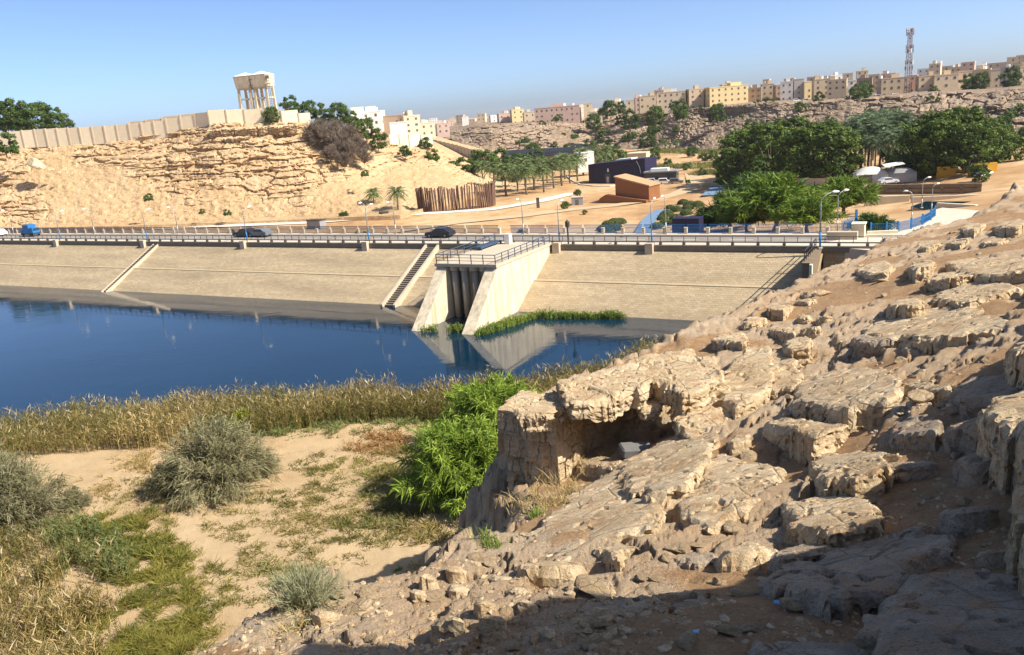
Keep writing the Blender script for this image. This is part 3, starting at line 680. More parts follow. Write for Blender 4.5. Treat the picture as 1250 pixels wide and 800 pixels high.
for x, y in ((78, 297), (184, 298), (306, 299), (452, 301), (682, 304), (795, 305)):
    a = float((P(x, y, 6.0) - DP0) @ DD)
    put_lamp(lamp0, D(a, -.62, 6.55), RZ - math.pi / 2, 'slim grey street lamp with blue lower pole beside a parapet pier of the dam', 'lamps along the near edge of the dam')
put_lamp(lamp0, D(-.6, .55, 6.5), RZ - math.pi * .8, 'slim curved street lamp with blue base on the end pillar of the dam', None, 1.1)
for x in (18, 117, 219, 450, 484, 640, 813):
    a = None; best = 9e9
    for aa in np.arange(0, 200, .25):
        v = D(aa, -9.0, 6.55) - CAM; u = 625 + FOC * (v @ RT) / (v @ FW)
        if abs(u - x) < best: best = abs(u - x); a = aa
    put_lamp(lamp1, D(a, -8.8, 6.55), RZ + math.pi / 2, 'plain grey street lamp on the far pavement of the dam road', 'lamps along the far edge of the dam road')
put_lamp(lamp1, P(1022, 284, 6.44), .3, 'grey street lamp beside the short blue railing at the dam end', None, .98)
put_lamp(lamp1, P(1113, 270, 4.2), 2.8, 'grey street lamp inside the curving blue railing with its arm to the left', None, .84)
put_lamp(lamp1, P(1125, 254, 3.2), .2, 'grey street lamp with a pale head standing by the green pool', None, .95)
put_lamp(lamp1, P(1137, 259, 6.44), .3, 'grey street lamp at the far tip of the curving blue railing', None, .72)
# lamp with lantern by the intake
t = thing('gate_lantern', 'dark lantern post beside the intake tower walkway', 'lamp', D(31.0, -.9, 6.55))
mb = MB(); mb.tube([(0, 0, 0), (0, 0, 2.2)], .11, 8); link('pole', mb.mesh('pole'), 'dark_steel', t)
mb = MB(); mb.tube([(0, 0, 2.2), (0, 0, 2.3), (0, 0, 2.9), (0, 0, 3.2)], [.18, .30, .36, .05], 6); link('lantern', mb.mesh('lantern'), 'dark_steel', t)
# ------------------------------------------------------------------ rocks
def make_rock_mesh(name, V2, ztop, depth, seed, spacing=.07, round_=.06, amp=.09, strat=.06, flare=.12):
    """V2: outline of the top in plan (world); ztop(x,y) top surface; broken, bedded sides go down by depth"""
    A = np.array(V2, float)
    if ((A[:, 0] * np.roll(A[:, 1], -1) - np.roll(A[:, 0], -1) * A[:, 1]).sum()) < 0: A = A[::-1]
    B = []
    for i in range(len(A)):
        p, q = A[i], A[(i + 1) % len(A)]; B += [p * .92 + q * .08, p * .08 + q * .92]
    A = np.array(B); seg = np.linalg.norm(np.roll(A, -1, 0) - A, axis=1); per = seg.sum(); n = int(np.clip(per / spacing, 30, 170))
    cum = np.r_[0, np.cumsum(seg)]; A2 = np.vstack([A, A[:1]]); t = np.linspace(0, per, n, endpoint=False)
    R = np.c_[np.interp(t, cum, A2[:, 0]), np.interp(t, cum, A2[:, 1])]
    ctr = R.mean(0); size = math.sqrt(max(.05, np.ptp(R[:, 0]) * np.ptp(R[:, 1])))
    rad = R - ctr; rn = rad / (np.linalg.norm(rad, axis=1, keepdims=True) + 1e-6); k1 = min(1, size / 1.6)
    z0 = np.zeros(n)
    w1 = voro(R[:, 0] * 1.3, R[:, 1] * 1.3, seed + 2)[4]; w2 = voro(R[:, 0] * 3.6, R[:, 1] * 3.6, seed + 5)[4]
    jag = ((w1 - .5) * .26 + (w2 - .5) * .09 + (fbm3(np.c_[R * 5, z0], seed + 1, 2) - .5) * .06) * k1
    R = R + rn * jag[:, None]; rad = R - ctr
    am = min(amp, size * .08)
    def topz(xy, dist):
        q = np.c_[xy, np.zeros(len(xy))]; wn = (fbm3(q * 1.3, seed + 4, 3) - .5) * .7; gx_, gy_ = xy[:, 0] + wn * .5, xy[:, 1] - wn * .5
        d1, d2, _, _, idv = voro(gx_ * .85, gy_ * 1.1, seed + 3)
        crk = (1 - sstep(.010, .035, d2 - d1)) * (idv > .25)
        z = ztop(xy[:, 0], xy[:, 1]) + (fbm3(q * .7, seed + 5, 2) - .5) * am * 1.2 + facet(gx_, gy_, seed + 21, 1.25) * am * .6 + facet(gx_, gy_, seed + 22, .42) * am * .16 - .9 * crk * am
        pit = sstep(.60, .72, fbm3(q * 7, seed + 15, 2)) * sstep(.45, .55, vn3(q * 1.1, seed + 16)); z = z - pit * .03
        chip = sstep(.58, .66, vn3(q * 2.3, seed + 8)) * (1 - sstep(.0, .18, dist))
        return z - chip * min(.14, depth * .25) - round_ * (1 - sstep(0, .07, dist))
    gs = max(spacing, size / 42); lo, hi = R.min(0), R.max(0)
    GX, GY = np.meshgrid(np.arange(lo[0], hi[0], gs), np.arange(lo[1], hi[1], gs)); G = np.c_[GX.ravel(), GY.ravel()]; G = G + rng.uniform(-.25, .25, G.shape) * gs
    ins_ = np.zeros(len(G), bool)
    for i in range(n):
        (x1, y1), (x2, y2) = R[i], R[(i + 1) % n]
        if y1 != y2: ins_ ^= ((y1 > G[:, 1]) != (y2 > G[:, 1])) & (G[:, 0] < (x2 - x1) * (G[:, 1] - y1) / (y2 - y1) + x1)
    G = G[ins_]; dist = np.sqrt(((G[:, None] - R[None]) ** 2).sum(-1).min(1)) if len(G) else np.zeros(0); kk = dist > gs * .45; G, dist = G[kk], dist[kk]
    from mathutils.geometry import delaunay_2d_cdt
    r_ = delaunay_2d_cdt([Vector(v) for v in np.vstack([R, G])], [(i, (i + 1) % n) for i in range(n)], [], 1, 1e-5)
    TV = np.array([v[:] for v in r_[0]]); TF = np.array([f for f in r_[2] if len(f) == 3], int)
    td_ = np.sqrt(((TV[:, None] - R[None]) ** 2).sum(-1).min(1)); TV3 = np.c_[TV, topz(TV, td_)]
    rings = [np.c_[R, topz(R, np.zeros(n))]]
    top = rings[-1][:, 2].copy(); nl = int(np.clip(depth / .06, 8, 28))
    for k in range(1, nl + 1):
        f = k / nl; z = top - depth * f
        d1, d2, _, _, idv = voro(t / 1.5 + .5 * vn3(np.c_[R * 1.5, z], seed + 9), z / .15 + .5 * vn3(np.c_[R * .8, z0], seed + 14), seed + 11)
        d3, d4, _, _, id2 = voro(t / .6, z / .36, seed + 12)
        off = (idv - .5) * strat * 1.6 - strat * .9 * (1 - sstep(0, .12, d2 - d1)) + (id2 - .5) * strat * .8 - strat * .8 * (1 - sstep(0, .05, d4 - d3)) + (fbm3(np.c_[R * .7, z * .9], seed + 13, 2) - .5) * strat * 1.6
        xy = R + rn * (off * k1 + flare * f)[:, None]; rings.append(np.c_[xy, z])
    V = np.vstack(rings); m = len(rings); idx = np.arange(m * n).reshape(m, n)
    j = np.roll(idx, -1, 1); Q = np.stack([idx[:-1], j[:-1], j[1:], idx[1:]], -1).reshape(-1, 4)
    base = np.array([ctr[0], ctr[1], V[:, 2].min()])
    return mesh_np(name, np.vstack([V, TV3]) - base, Q, TF + len(V), smooth=False), base
RK_ = 0
def rock_px(label, poly, h, depth=None, zrel=None, mat='limestone', amp=.09, group=None, name='rock', strat=.07, cat='rock', sp=.06, flare=.12):
    """top outline traced in pixels; the slab is bedded in the hillside, proud by h on its downhill left edge (or level at zrel below the camera)"""
    global RK_; RK_ += 1; cx = sum(p[0] for p in poly) / len(poly); cy = sum(p[1] for p in poly) / len(poly)
    if zrel is None:
        b = hit_near(cx, cy); x0, y0 = b[0], b[1]; z0 = float(ter(x0, y0)); e = .8
        gx = float(ter(x0 + e, y0) - ter(x0 - e, y0)) / (2 * e); gy = float(ter(x0, y0 + e) - ter(x0, y0 - e)) / (2 * e)
        gx = max(-.45, min(.45, gx)); gy = max(-.40, min(.30, gy))
    else:
        z0 = CAMZ + zrel; b = P(cx, cy, z0); x0, y0 = b[0], b[1]; gx = gy = 0
    def flat(hh):
        W2 = []
        for px, py in poly:
            d = ray(px, py); t = (z0 + hh - CAMZ - gx * x0 - gy * y0) / (d[2] - gx * d[0] - gy * d[1]); p = CAM + d * t; W2.append((p[0], p[1]))
        return np.array(W2)
    if zrel is None:
        W2 = flat(h * .6); c = W2.mean(0); ext = max(.3, np.abs((W2 - c) @ np.array([-.75, -.66])).max()); x0, y0 = c; z0 = float(ter(c[0], c[1]))
        tx, ty_ = gx - .38 * h / ext * .75, gy - .38 * h / ext * .66
        zt = lambda x, y: z0 + h * .62 + tx * (x - x0) + ty_ * (y - y0)
    else:
        W2 = flat(0); zt = lambda x, y: z0 + 0 * x
    me, base = make_rock_mesh(name, W2, zt, depth if depth else h + .45, 300 + RK_ * 7, sp, .06, amp, strat, flare)
    o = link(name, me, mat, None, base); tag(o, label, cat, group); return o
ROCKS = [
 ('long upright limestone boulder with a pitted top beside the blue plastic bag', [(912, 420), (937, 417), (941, 445), (937, 474), (921, 488), (900, 500), (884, 489), (888, 450), (898, 432)], 1.0, 1.9),
 ('low slab with a small green tuft growing on it', [(938, 422), (948, 430), (964, 432), (975, 450), (975, 467), (966, 477), (942, 475)], .55, 1.2),
 ('dark faced boulder standing above the tufted slab', [(957, 421), (974, 404), (991, 413), (988, 428), (968, 432)], .6, 1.2),
 ('round nosed boulder jutting over the hollow left of the long boulder', [(874, 415), (885, 404), (906, 402), (915, 413), (907, 423), (888, 419)], .6, 1.3),
 ('small tilted rock on the bare dirt above the long boulder', [(939, 399), (950, 394), (969, 402), (966, 408), (947, 405)], .30, .7),
 ('broad pale slab with a thick front lip right of the dark crevice', [(985, 457), (1011, 451), (1060, 447), (1090, 462), (1090, 477), (1071, 490), (1030, 500), (977, 489), (982, 474)], .50, 1.1),
 ('thick bedded slab with layered edge overhanging a dark gap', [(936, 515), (942, 503), (968, 502), (1000, 508), (1026, 516), (1016, 525), (989, 541), (974, 530), (956, 524)], .75, 1.1),
 ('rounded boulder capping the ledge between two shadowed steps', [(999, 558), (1008, 547), (1045, 544), (1078, 558), (1072, 580), (1040, 592), (1006, 588), (996, 574)], .45, 1.1),
 ('square shouldered boulder with a cracked front below the ledge', [(962, 612), (1011, 598), (1060, 600), (1070, 624), (1064, 648), (1015, 659), (973, 642)], .50, 1.2),
 ('narrow curved slab just above the two shaded slabs', [(944, 687), (959, 669), (1000, 657), (1019, 661), (1004, 675), (960, 690)], .35, .9),
 ('shaded slab with rounded outer edge leaning on the big grey slab', [(948, 700), (962, 689), (1000, 679), (1009, 702), (1031, 736), (1014, 740), (974, 729), (955, 715)], .40, .9),
 ('big shaded grey slab with a straight crack and a red scrap at its tip', [(1003, 681), (1019, 663), (1060, 657), (1112, 640), (1146, 650), (1139, 677), (1109, 692), (1098, 720), (1075, 729), (1027, 729), (1018, 708)], .42, 1.0),
 ('huge flat topped block in full shade with one straight pale edge', [(1107, 697), (1170, 693), (1258, 702), (1290, 760), (1290, 880), (1080, 880), (1087, 775), (1097, 725)], .70, 1.4),
 ('low shaded slab poking up beside the huge block', [(934, 782), (950, 777), (1045, 778), (1066, 800), (1062, 850), (920, 850)], .28, .7),
 ('overhanging ledge slab with a shadowed underside above the dirt path', [(1161, 319), (1185, 312), (1250, 315), (1262, 335), (1213, 340), (1190, 337), (1175, 330)], .60, 1.2),
 ('dark fronted boulder tucked under the overhanging ledge', [(1136, 345), (1148, 330), (1168, 328), (1186, 339), (1163, 346)], .55, 1.1),
 ('angular boulder with dark face at the lower end of the dirt path', [(1089, 372), (1097, 361), (1116, 361), (1127, 373), (1107, 378)], .6, 1.1),
 ('flat sunlit slab ending in a point inside the shade', [(1148, 365), (1158, 347), (1213, 344), (1240, 352), (1215, 360), (1180, 371)], .35, .9),
 ('largest sunlit slab stretching from the path into the shade', [(1062, 399), (1090, 387), (1116, 379), (1147, 372), (1180, 377), (1230, 398), (1200, 406), (1160, 412), (1140, 416), (1107, 409), (1087, 416), (1066, 407)], .45, 1.1),
 ('grey boulder wedged under the left end of the largest sunlit slab', [(1042, 411), (1054, 403), (1066, 406), (1086, 417), (1066, 421), (1046, 421)], .60, 1.2),
 ('small block under the front edge of the largest sunlit slab', [(1102, 413), (1110, 407), (1146, 415), (1133, 421), (1106, 420)], .36, .8),
 ('low wedge shaped stone on the shade line of the path', [(1092, 468), (1100, 463), (1145, 465), (1167, 480), (1135, 480), (1108, 475)], .30, .7),
 ('flat round stone casting a round shadow on the near slope', [(725, 671), (736, 662), (757, 658), (769, 666), (766, 680), (755, 689), (739, 683)], .28, .6),
 ('thin grey slab lying half in the shade edge', [(814, 681), (830, 671), (862, 668), (872, 680), (850, 688)], .14, .5),
 ('pitted pale slab right of the cave gully with ragged edge', [(845, 602), (858, 572), (880, 556), (946, 574), (942, 600), (905, 622), (868, 640), (838, 626)], .20, .9),
 ('long pale slab lip above the mouth of the gully', [(766, 562), (830, 531), (872, 524), (862, 552), (838, 586), (800, 600), (772, 590)], .22, .9),
 ('sloping tan slab between the cave gully and the round stone', [(648, 660), (700, 608), (752, 580), (800, 602), (790, 640), (735, 652), (684, 690)], .18, .9),
 ('small pale boulder on the gully rim by the layered slab', [(891, 537), (898, 529), (915, 527), (917, 535), (905, 541), (893, 544)], .30, .6),
]
for lab, poly, h, dp in ROCKS:
    mx_ = sum(p[0] for p in poly) / len(poly); my_ = sum(p[1] for p in poly) / len(poly); poly = [(mx_ + (x - mx_) * 1.2, my_ + (y - my_) * 1.2) for x, y in poly]
    grey = 'shaded' in lab or 'huge' in lab or 'grey' in lab  # slabs lying in shade get the darker stone, as do grey ones
    rock_px(lab, poly, h, dp, mat='limestone_shade_grey' if grey else 'limestone')
# more bedded slabs between the traced ones
taken = [(sum(p[0] for p in q[1]) / len(q[1]), sum(p[1] for p in q[1]) / len(q[1]), max(p[0] for p in q[1]) - min(p[0] for p in q[1])) for q in ROCKS]
zones = [((1000, 1245), (262, 345), 20, 34, 80, 'low flat ledge slab bedded in the upper slope', 'flat slabs of the upper slope'), ((860, 1010), (355, 400), 12, 22, 44, 'small ledge slab along the slope rim above the water', 'ledge slabs along the rim'), ((1030, 1230), (420, 640), 6, 80, 130, 'flat shaded slab bedded in the shaded path', 'flat slabs in the shaded path'), ((660, 930), (560, 700), 7, 70, 115, 'flat pale slab bedded in the near slope', 'flat slabs of the near slope'), ((330, 660), (690, 760), 14, 22, 50, 'broken slab lying in the rim rubble', 'broken slabs of the rim rubble')]
for (xa, xb), (ya, yb), cnt, wmin, wmax, lab, grp_ in zones:
    made = 0; tries = 0
    while made < cnt and tries < 400:
        tries += 1; cx, cy, w = rng.uniform(xa, xb), rng.uniform(ya, yb), rng.uniform(wmin, wmax)
        if cy < np.interp(cx, [330, 400, 540, 600, 650, 700, 850, 960, 1040, 1130, 1240], [757, 722, 680, 656, 640, 470, 400, 352, 318, 280, 235]) + 8 + w * .25: continue
        if any(abs(cx - a) < (w + c) * .42 and abs(cy - b) < (w + c) * .22 for a, b, c in taken): continue
        taken.append((cx, cy, w)); made += 1; n = rng.integers(5, 8); an = np.sort(rng.uniform(0, 6.283, n)); an = np.linspace(0, 6.283, n, endpoint=False) + rng.uniform(-.35, .35, n)
        asp = rng.uniform(.30, .45); poly = [(cx + math.cos(t) * w / 2 * r_, cy + math.sin(t) * w / 2 * asp * r_ - math.cos(t) * w * .06) for t, r_ in zip(an, rng.uniform(.75, 1.15, n))]
        rock_px(lab, poly, rng.uniform(.22, .42), rng.uniform(.6, .9), mat='limestone_shade_grey' if 'shaded' in lab else 'limestone', group=grp_, sp=.07)  # slabs of the shaded path take the darkened copy
# boulders of the wall on the right edge
rock_px('tall tan boulder at the right edge of the shaded path', [(1203, 482), (1213, 458), (1250, 452), (1340, 450), (1340, 560), (1250, 562), (1222, 540), (1208, 505)], 1.3, 2.2)
rock_px('upper wall boulder above the shaded path with rough rim', [(1238, 405), (1258, 396), (1340, 396), (1340, 440), (1252, 450), (1237, 438)], 1.1, 2.0)
rock_px('lower wall boulder with flat lit side rising beside the shaded path', [(1241, 565), (1340, 560), (1340, 740), (1247, 700)], 1.2, 2.2)
# the cave: roof blocks on a cracked pillar, low floor in front
CAVE = [
 ('broad roof block over the dark cave mouth', [(686, 480), (712, 464), (757, 447), (785, 440), (802, 450), (792, 470), (766, 481), (728, 488), (700, 492)], -8.25, .5),
 ('arched right hand roof block of the cave with a dark notch', [(772, 454), (790, 441), (838, 432), (872, 436), (882, 456), (856, 474), (832, 480), (806, 466)], -8.2, .55),
 ('long rear ledge closing the back of the cave', [(676, 474), (700, 461), (757, 443), (800, 430), (846, 424), (850, 431), (800, 441), (757, 452), (704, 470)], -8.45, 2.8),
 ('flat outer tip of the cave roof above the cracked pillar', [(631, 500), (648, 489), (672, 478), (692, 484), (690, 497), (664, 508), (638, 508)], -8.65, .5),
 ('small round cap stone on the rim above the cave', [(679, 466), (686, 461), (697, 462), (699, 469), (690, 473), (680, 472)], -8.12, .3),
 ('shaded boulder closing the right side of the cave', [(826, 500), (846, 480), (880, 470), (896, 490), (886, 520), (856, 540), (832, 528)], -8.8, 1.7),
 ('thin hanging bed under the arched roof block', [(774, 492), (792, 485), (808, 487), (804, 496), (784, 500)], -8.85, .26),
]
for lab, poly, z, dp in CAVE: rock_px(lab, poly, 0, dp, zrel=z, mat='limestone', strat=.08, flare=-.05)
cp = thing('cave_pillar', 'cracked pale rock pillar holding up the left side of the cave roof', 'rock', P(676, 590, CAMZ - 11.5))
o0 = P(676, 548, CAMZ - 10.2); k = 0
xr = np.array([.86, -.5, 0]); yr = np.array([.5, .86, 0])
for lay in range(4):
    zt = CAMZ - 8.95 - lay * .68; w = 2.25 - .12 * lay; x = -1.75 + .10 * lay; n = 2 if lay % 2 else 3
    cuts = np.sort(np.r_[0, np.cumsum(.6 + rng.random(n))]); cuts = cuts / cuts[-1] * w
    for j in range(n):
        x0, x1 = x + cuts[j] - .02, x + cuts[j + 1] + .02; y0 = -.55 + rng.uniform(-.10, .10) + .05 * lay; y1 = 1.4; k += 1
        pl = [o0[:2] + xr[:2] * a + yr[:2] * b for a, b in ((x0, y0), (x1, y0 + rng.uniform(-.08, .08)), (x1, y1), (x0, y1))]
        tz = rng.uniform(-.03, .03)
        me, base = make_rock_mesh('stone', pl, lambda X_, Y_, zt=zt, tz=tz: zt + tz + 0 * X_, .74, 900 + k * 5, .05, .03, .03, .03, .05)
        q = link('stone', me, 'limestone', cp, Vector(base) - cp.location)
mb = MB(); mb.box(-.48, .48, -.26, .26, -.05, .26); ch = mb.mesh('slab', None, .05)
q = hit_near(776, 553); t = thing('concrete_slab', 'broken grey concrete slab lying in the cave mouth', 'slab', q, .15); o = link('slab', ch, 'concrete_rubble', t)
o.rotation_euler = (.12, .08, 0)
# loose stones
def stone_mesh(seed, sub=2):
    bm = bmesh.new(); bmesh.ops.create_icosphere(bm, subdivisions=sub, radius=1); v = np.array([x.co[:] for x in bm.verts])
    r2 = np.random.default_rng(seed)
    for _ in range(9):
        nrm = r2.normal(size=3); nrm[2] *= 1.2; nrm /= np.linalg.norm(nrm); d = r2.uniform(.45, .8); e = v @ nrm - d; v = v - np.outer(np.maximum(e, 0), nrm)
    v = v * (1 + (fbm3(v * 1.6 + seed, seed, 3) - .5)[:, None] * .35) * [1, .75, .5]
    for x, c in zip(bm.verts, v): x.co = c
    me = bpy.data.meshes.new('stone'); bm.to_mesh(me); bm.free(); return me
SM = [stone_mesh(50 + k, 3) for k in range(7)]
def scatter_px(n, x0, x1, y0, y1, rej=None):
    out = []
    while len(out) < n:
        px, py = rng.uniform(x0, x1), rng.uniform(y0, y1); q = hit_near(px, py)
        if rej and rej(px, py, q): continue
        out.append(q)
    return out
def on_terr(px, py, q): return not (q[2] > 11.0 and q[1] > 3)
def skyl(px): return np.interp(px, [260, 400, 540, 600, 650, 700, 850, 960, 1040, 1130, 1240], [797, 722, 680, 656, 640, 470, 400, 352, 318, 280, 235])
grp = 'loose stones on the near slope'
for k, q in enumerate(scatter_px(110, 270, 1245, 240, 795, lambda px, py, q: py < skyl(px) + 6 or on_terr(px, py, q) or (640 < px < 720 and py < 640))):
    s = rng.choice([.10, .14, .2, .3], p=[.46, .32, .18, .04]) * (1 + .018 * np.hypot(q[0], q[1]))
    o = link('loose_stone', SM[k % 7], 'limestone', None, (q[0], q[1], NZ(q[0], q[1]) + s * .18)); o.scale = (s * rng.uniform(.8, 1.3), s * rng.uniform(.8, 1.3), s * rng.uniform(.7, 1.2)); o.rotation_euler = (rng.uniform(-.2, .2), rng.uniform(-.2, .2), rng.uniform(0, 6.28))
    big_ = 'large' if s > .32 else ('fist sized' if s > .17 else 'small'); tag(o, big_ + ' loose limestone stone lying on the dirt of the near slope', 'stone', big_ + ' ' + grp)
# gravel
def gravel(n, pts, smin, smax, name, mat='limestone'):
    bm = bmesh.new(); bmesh.ops.create_icosphere(bm, subdivisions=1, radius=1); v0 = np.array([x.co[:] for x in bm.verts]); f0 = np.array([[x.index for x in f.verts] for f in bm.faces]); bm.free()
    m = len(pts); v = np.repeat(v0[None], m, 0); v = v * (1 + rng.uniform(-.35, .35, v.shape[:2])[..., None])
    s = smin * (smax / smin) ** (rng.random(m) ** 1.8); sc = s[:, None] * np.c_[rng.uniform(.7, 1.4, m), rng.uniform(.7, 1.4, m), rng.uniform(.4, .8, m)]
    v = v * sc[:, None, :]; an = rng.uniform(0, 6.28, m); c, s_ = np.cos(an)[:, None], np.sin(an)[:, None]
    v = np.stack([v[..., 0] * c - v[..., 1] * s_, v[..., 0] * s_ + v[..., 1] * c, v[..., 2]], -1) + np.array(pts)[:, None, :]
    T = (f0[None] + (np.arange(m) * len(v0))[:, None, None]).reshape(-1, 3)
    return mesh_np(name, v.reshape(-1, 3), None, T)
def rand_terr(n):
    th = np.radians(rng.uniform(-32, 40, n)); r = np.exp(rng.uniform(np.log(5), np.log(55), n)); x = r * np.sin(th); y = r * np.cos(th)
    x = x.ravel(); y = y.ravel(); k = inside(x, y); x, y = x[k], y[k]
    dens = fbm2(x * .5, y * .5, 401, 3) + .25 * ((x < 1.0) & (y < 13)); k = dens > rng.uniform(.35, .75, len(x)); x, y = x[k], y[k]
    return np.c_[x, y, near_z(x, y, False)], r
gp, _ = rand_terr(20000)
o = link('gravel', gravel(0, gp, .015, .075, 'gravel'), 'limestone'); tag(o, 'pale gravel and rubble strewn over the near slope', 'gravel', kind='stuff')
# ------------------------------------------------------------------ cliff behind on the right that shades the foreground (outside the frame)
SH = [(150, 850), (260, 835), (400, 800), (480, 772), (560, 745), (650, 730), (760, 726), (830, 704), (880, 688), (915, 672), (960, 655), (1030, 640), (1064, 620), (1066, 600), (1100, 575), (1066, 560), (1075, 535), (1100, 505), (1180, 470), (1130, 455), (1150, 430), (1160, 405), (1220, 398), (1180, 375), (1225, 355), (1215, 335), (1235, 318), (1250, 300)]
CL = np.array([(6.3, -14), (6.0, -4), (6.2, 2), (8.2, 8.5), (12.2, 15.5), (18, 25), (27, 38), (38, 52)], float)
prof = []
for px, py in SH:
    b = hit_near(px, py)
    for i in range(len(CL) - 1):
        a0, a1 = CL[i], CL[i + 1]; d = a1 - a0; m = np.array([[SV[0], -d[0]], [SV[1], -d[1]]]); t, u = np.linalg.solve(m, a0 - b[:2])
        if t > 0 and 0 <= u <= 1: prof.append((i + u, b[2] + t * SV[2])); break
prof = np.array(sorted(p for p in prof if p[1] < 30))
un = np.linspace(0, len(CL) - 1, 150); zt = np.interp(un, prof[:, 0], prof[:, 1]) + (fbm2(un * 9, un * 0, 601, 4) - .5) * .5
zt = np.where(un < 2.42, 28.9, zt)
cx_ = np.interp(un, np.arange(len(CL)), CL[:, 0]); cy_ = np.interp(un, np.arange(len(CL)), CL[:, 1])
rows = [(0.0, -9., 0), (0, 0., 1), (.12, .25, 1), (.5, .55, 1), (.8, .8, 1), (.95, .95, 1), (1., 1., 1)]
V = []
for f in np.linspace(-.3, 1, 26):
    g = 10.; base_z = ter(cx_, cy_) - 1.0; z = base_z + (zt - base_z) * f
    out = (fbm3(np.c_[cx_, cy_, z * 1.5], 611, 4) - .5) * .9 * (1 - sstep(.9, 1, f)); V.append(np.c_[cx_ + .8 * f - .83 * out * .5 + .25, cy_ - .3 * f + .3 * out, z])
for w_ in (1.5, 4., 9., 18.):
    V.append(np.c_[cx_ + 1.05 + w_ * .83, cy_ - .3 - w_ * .55, zt + .15 * w_ ** .5 * (fbm2(un * 5, un * 0 + w_, 621, 3) - .7)])
V = np.array(V); n0, n1 = V.shape[:2]; idx = np.arange(n0 * n1).reshape(n0, n1)
me = mesh_np('cliff', V, np.stack([idx[:-1, :-1], idx[:-1, 1:], idx[1:, 1:], idx[1:, :-1]], -1).reshape(-1, 4)); tag(link('cliff', me, 'limestone'), kind='structure')
# ------------------------------------------------------------------ vegetation builders
def strips(b, t, w, bend, col, side=None):
    b = np.asarray(b, float); t = np.asarray(t, float); N = len(b); m = (b + t) / 2 + bend; d = t - b
    r = rng.normal(size=(N, 3)) if side is None else side; s = np.cross(d, r); s = s / (np.linalg.norm(s, axis=1, keepdims=True) + 1e-9) * (np.asarray(w).reshape(-1, 1) / 2)
    V = np.stack([b - s, b + s, m - .8 * s, m + .8 * s, t], 1).reshape(-1, 3); k = np.arange(N)[:, None] * 5
    return V, np.concatenate([k, k + 1, k + 3, k + 2], 1), np.concatenate([k + 2, k + 3, k + 4], 1), np.repeat(col, 5, 0)
def quads(c, u, v, col):
    V = np.stack([c - u, c + v, c + u, c - v], 1).reshape(-1, 3); k = np.arange(len(c))[:, None] * 4
    return V, np.concatenate([k, k + 1, k + 2, k + 3], 1), np.zeros((0, 3), int), np.repeat(col, 4, 0)
def merge(parts):
    V, Q, T, C = [], [], [], []; o = 0
    for v, q, t, c in parts:
        V.append(v); Q.append(q + o); T.append(t + o); C.append(c); o += len(v)
    return np.vstack(V), np.vstack(Q), np.vstack(T), np.vstack(C)
def vmesh(name, parts):
    V, Q, T, C = merge(parts); return mesh_np(name, V, Q, T, C)
def unit(n):
    v = rng.normal(size=(n, 3)); return v / np.linalg.norm(v, axis=1, keepdims=True)
def cmix(a, b, n, k=None):
    f = rng.random(n) if k is None else np.clip(k, 0, 1); return np.array(a)[None] * (1 - f[:, None]) + np.array(b)[None] * f[:, None]
def clump_leaves(centers, radii, per, leaf, ca, cb, flat=.75, up=.3):
    K = len(centers); n = K * per; c = np.repeat(np.asarray(centers), per, 0); r = np.repeat(np.asarray(radii), per); d = unit(n)
    p = c + d * (r * rng.random(n) ** .45)[:, None] * [1, 1, flat]
    nrm = d + unit(n) * .7 + np.array([0, 0, up]); a = np.cross(nrm, unit(n)); a /= np.linalg.norm(a, axis=1, keepdims=True) + 1e-9
    b = np.cross(nrm, a); b /= np.linalg.norm(b, axis=1, keepdims=True) + 1e-9; s = leaf * rng.uniform(.6, 1.3, n)[:, None]
    tone = np.repeat(rng.random(K), per) * .6 + rng.random(n) * .4
    return quads(p, a * s, b * s * .55, cmix(ca, cb, n, tone))
def limbs(tops, base, r0, trunk_h, lean=(0, 0)):
    m = MB(); bx, by, bz = base; fork = (bx + lean[0], by + lean[1], bz + trunk_h)
    m.tube([base, (bx + lean[0] * .4, by + lean[1] * .4, bz + trunk_h * .5), fork], [r0, r0 * .8, r0 * .65], 7)
    for t in tops:
        mid = [(fork[i] + t[i]) / 2 for i in range(3)]; mid[2] += .12 * abs(t[2] - fork[2]); m.tube([fork, mid, t], [r0 * .5, r0 * .3, r0 * .08], 5)
    return m
def broadleaf(w, h, nclump, per, leaf, ca, cb, trunk=.22, seed=0, gap=.0, rmin=.14, rmax=.24):
    """crown fills an ellipsoid w wide reaching up to h, trunk at the origin"""
    cs = []; rs = []
    for _ in range(nclump):
        d = unit(1)[0]; d[2] = d[2] * .9 + .12; q = rng.uniform(.45, 1.0) ** .6
        zz = rng.uniform(0, 1); rad_ = w / 2 * .82 * math.sqrt(max(.05, 1 - ((zz - .38) / .66) ** 2)) * math.sqrt(rng.uniform(.4, 1)) * rng.uniform(.8, 1.12); an_ = rng.uniform(0, 6.283)
        c = np.array([math.cos(an_) * rad_, math.sin(an_) * rad_, h * (trunk + .07) + zz * h * (.93 - trunk) * .93]); cs.append(c); rs.append(w * rng.uniform(rmin, rmax) * .8)
    crown = vmesh('crown', [clump_leaves(cs, rs, per, leaf, ca, cb)])
    tr = limbs([tuple(cs[k]) for k in range(0, nclump, max(1, nclump // 9))], (0, 0, -.3), max(.08, h * .022), h * trunk * 1.1 + .3).mesh('trunk', None, 0, True)
    return crown, tr
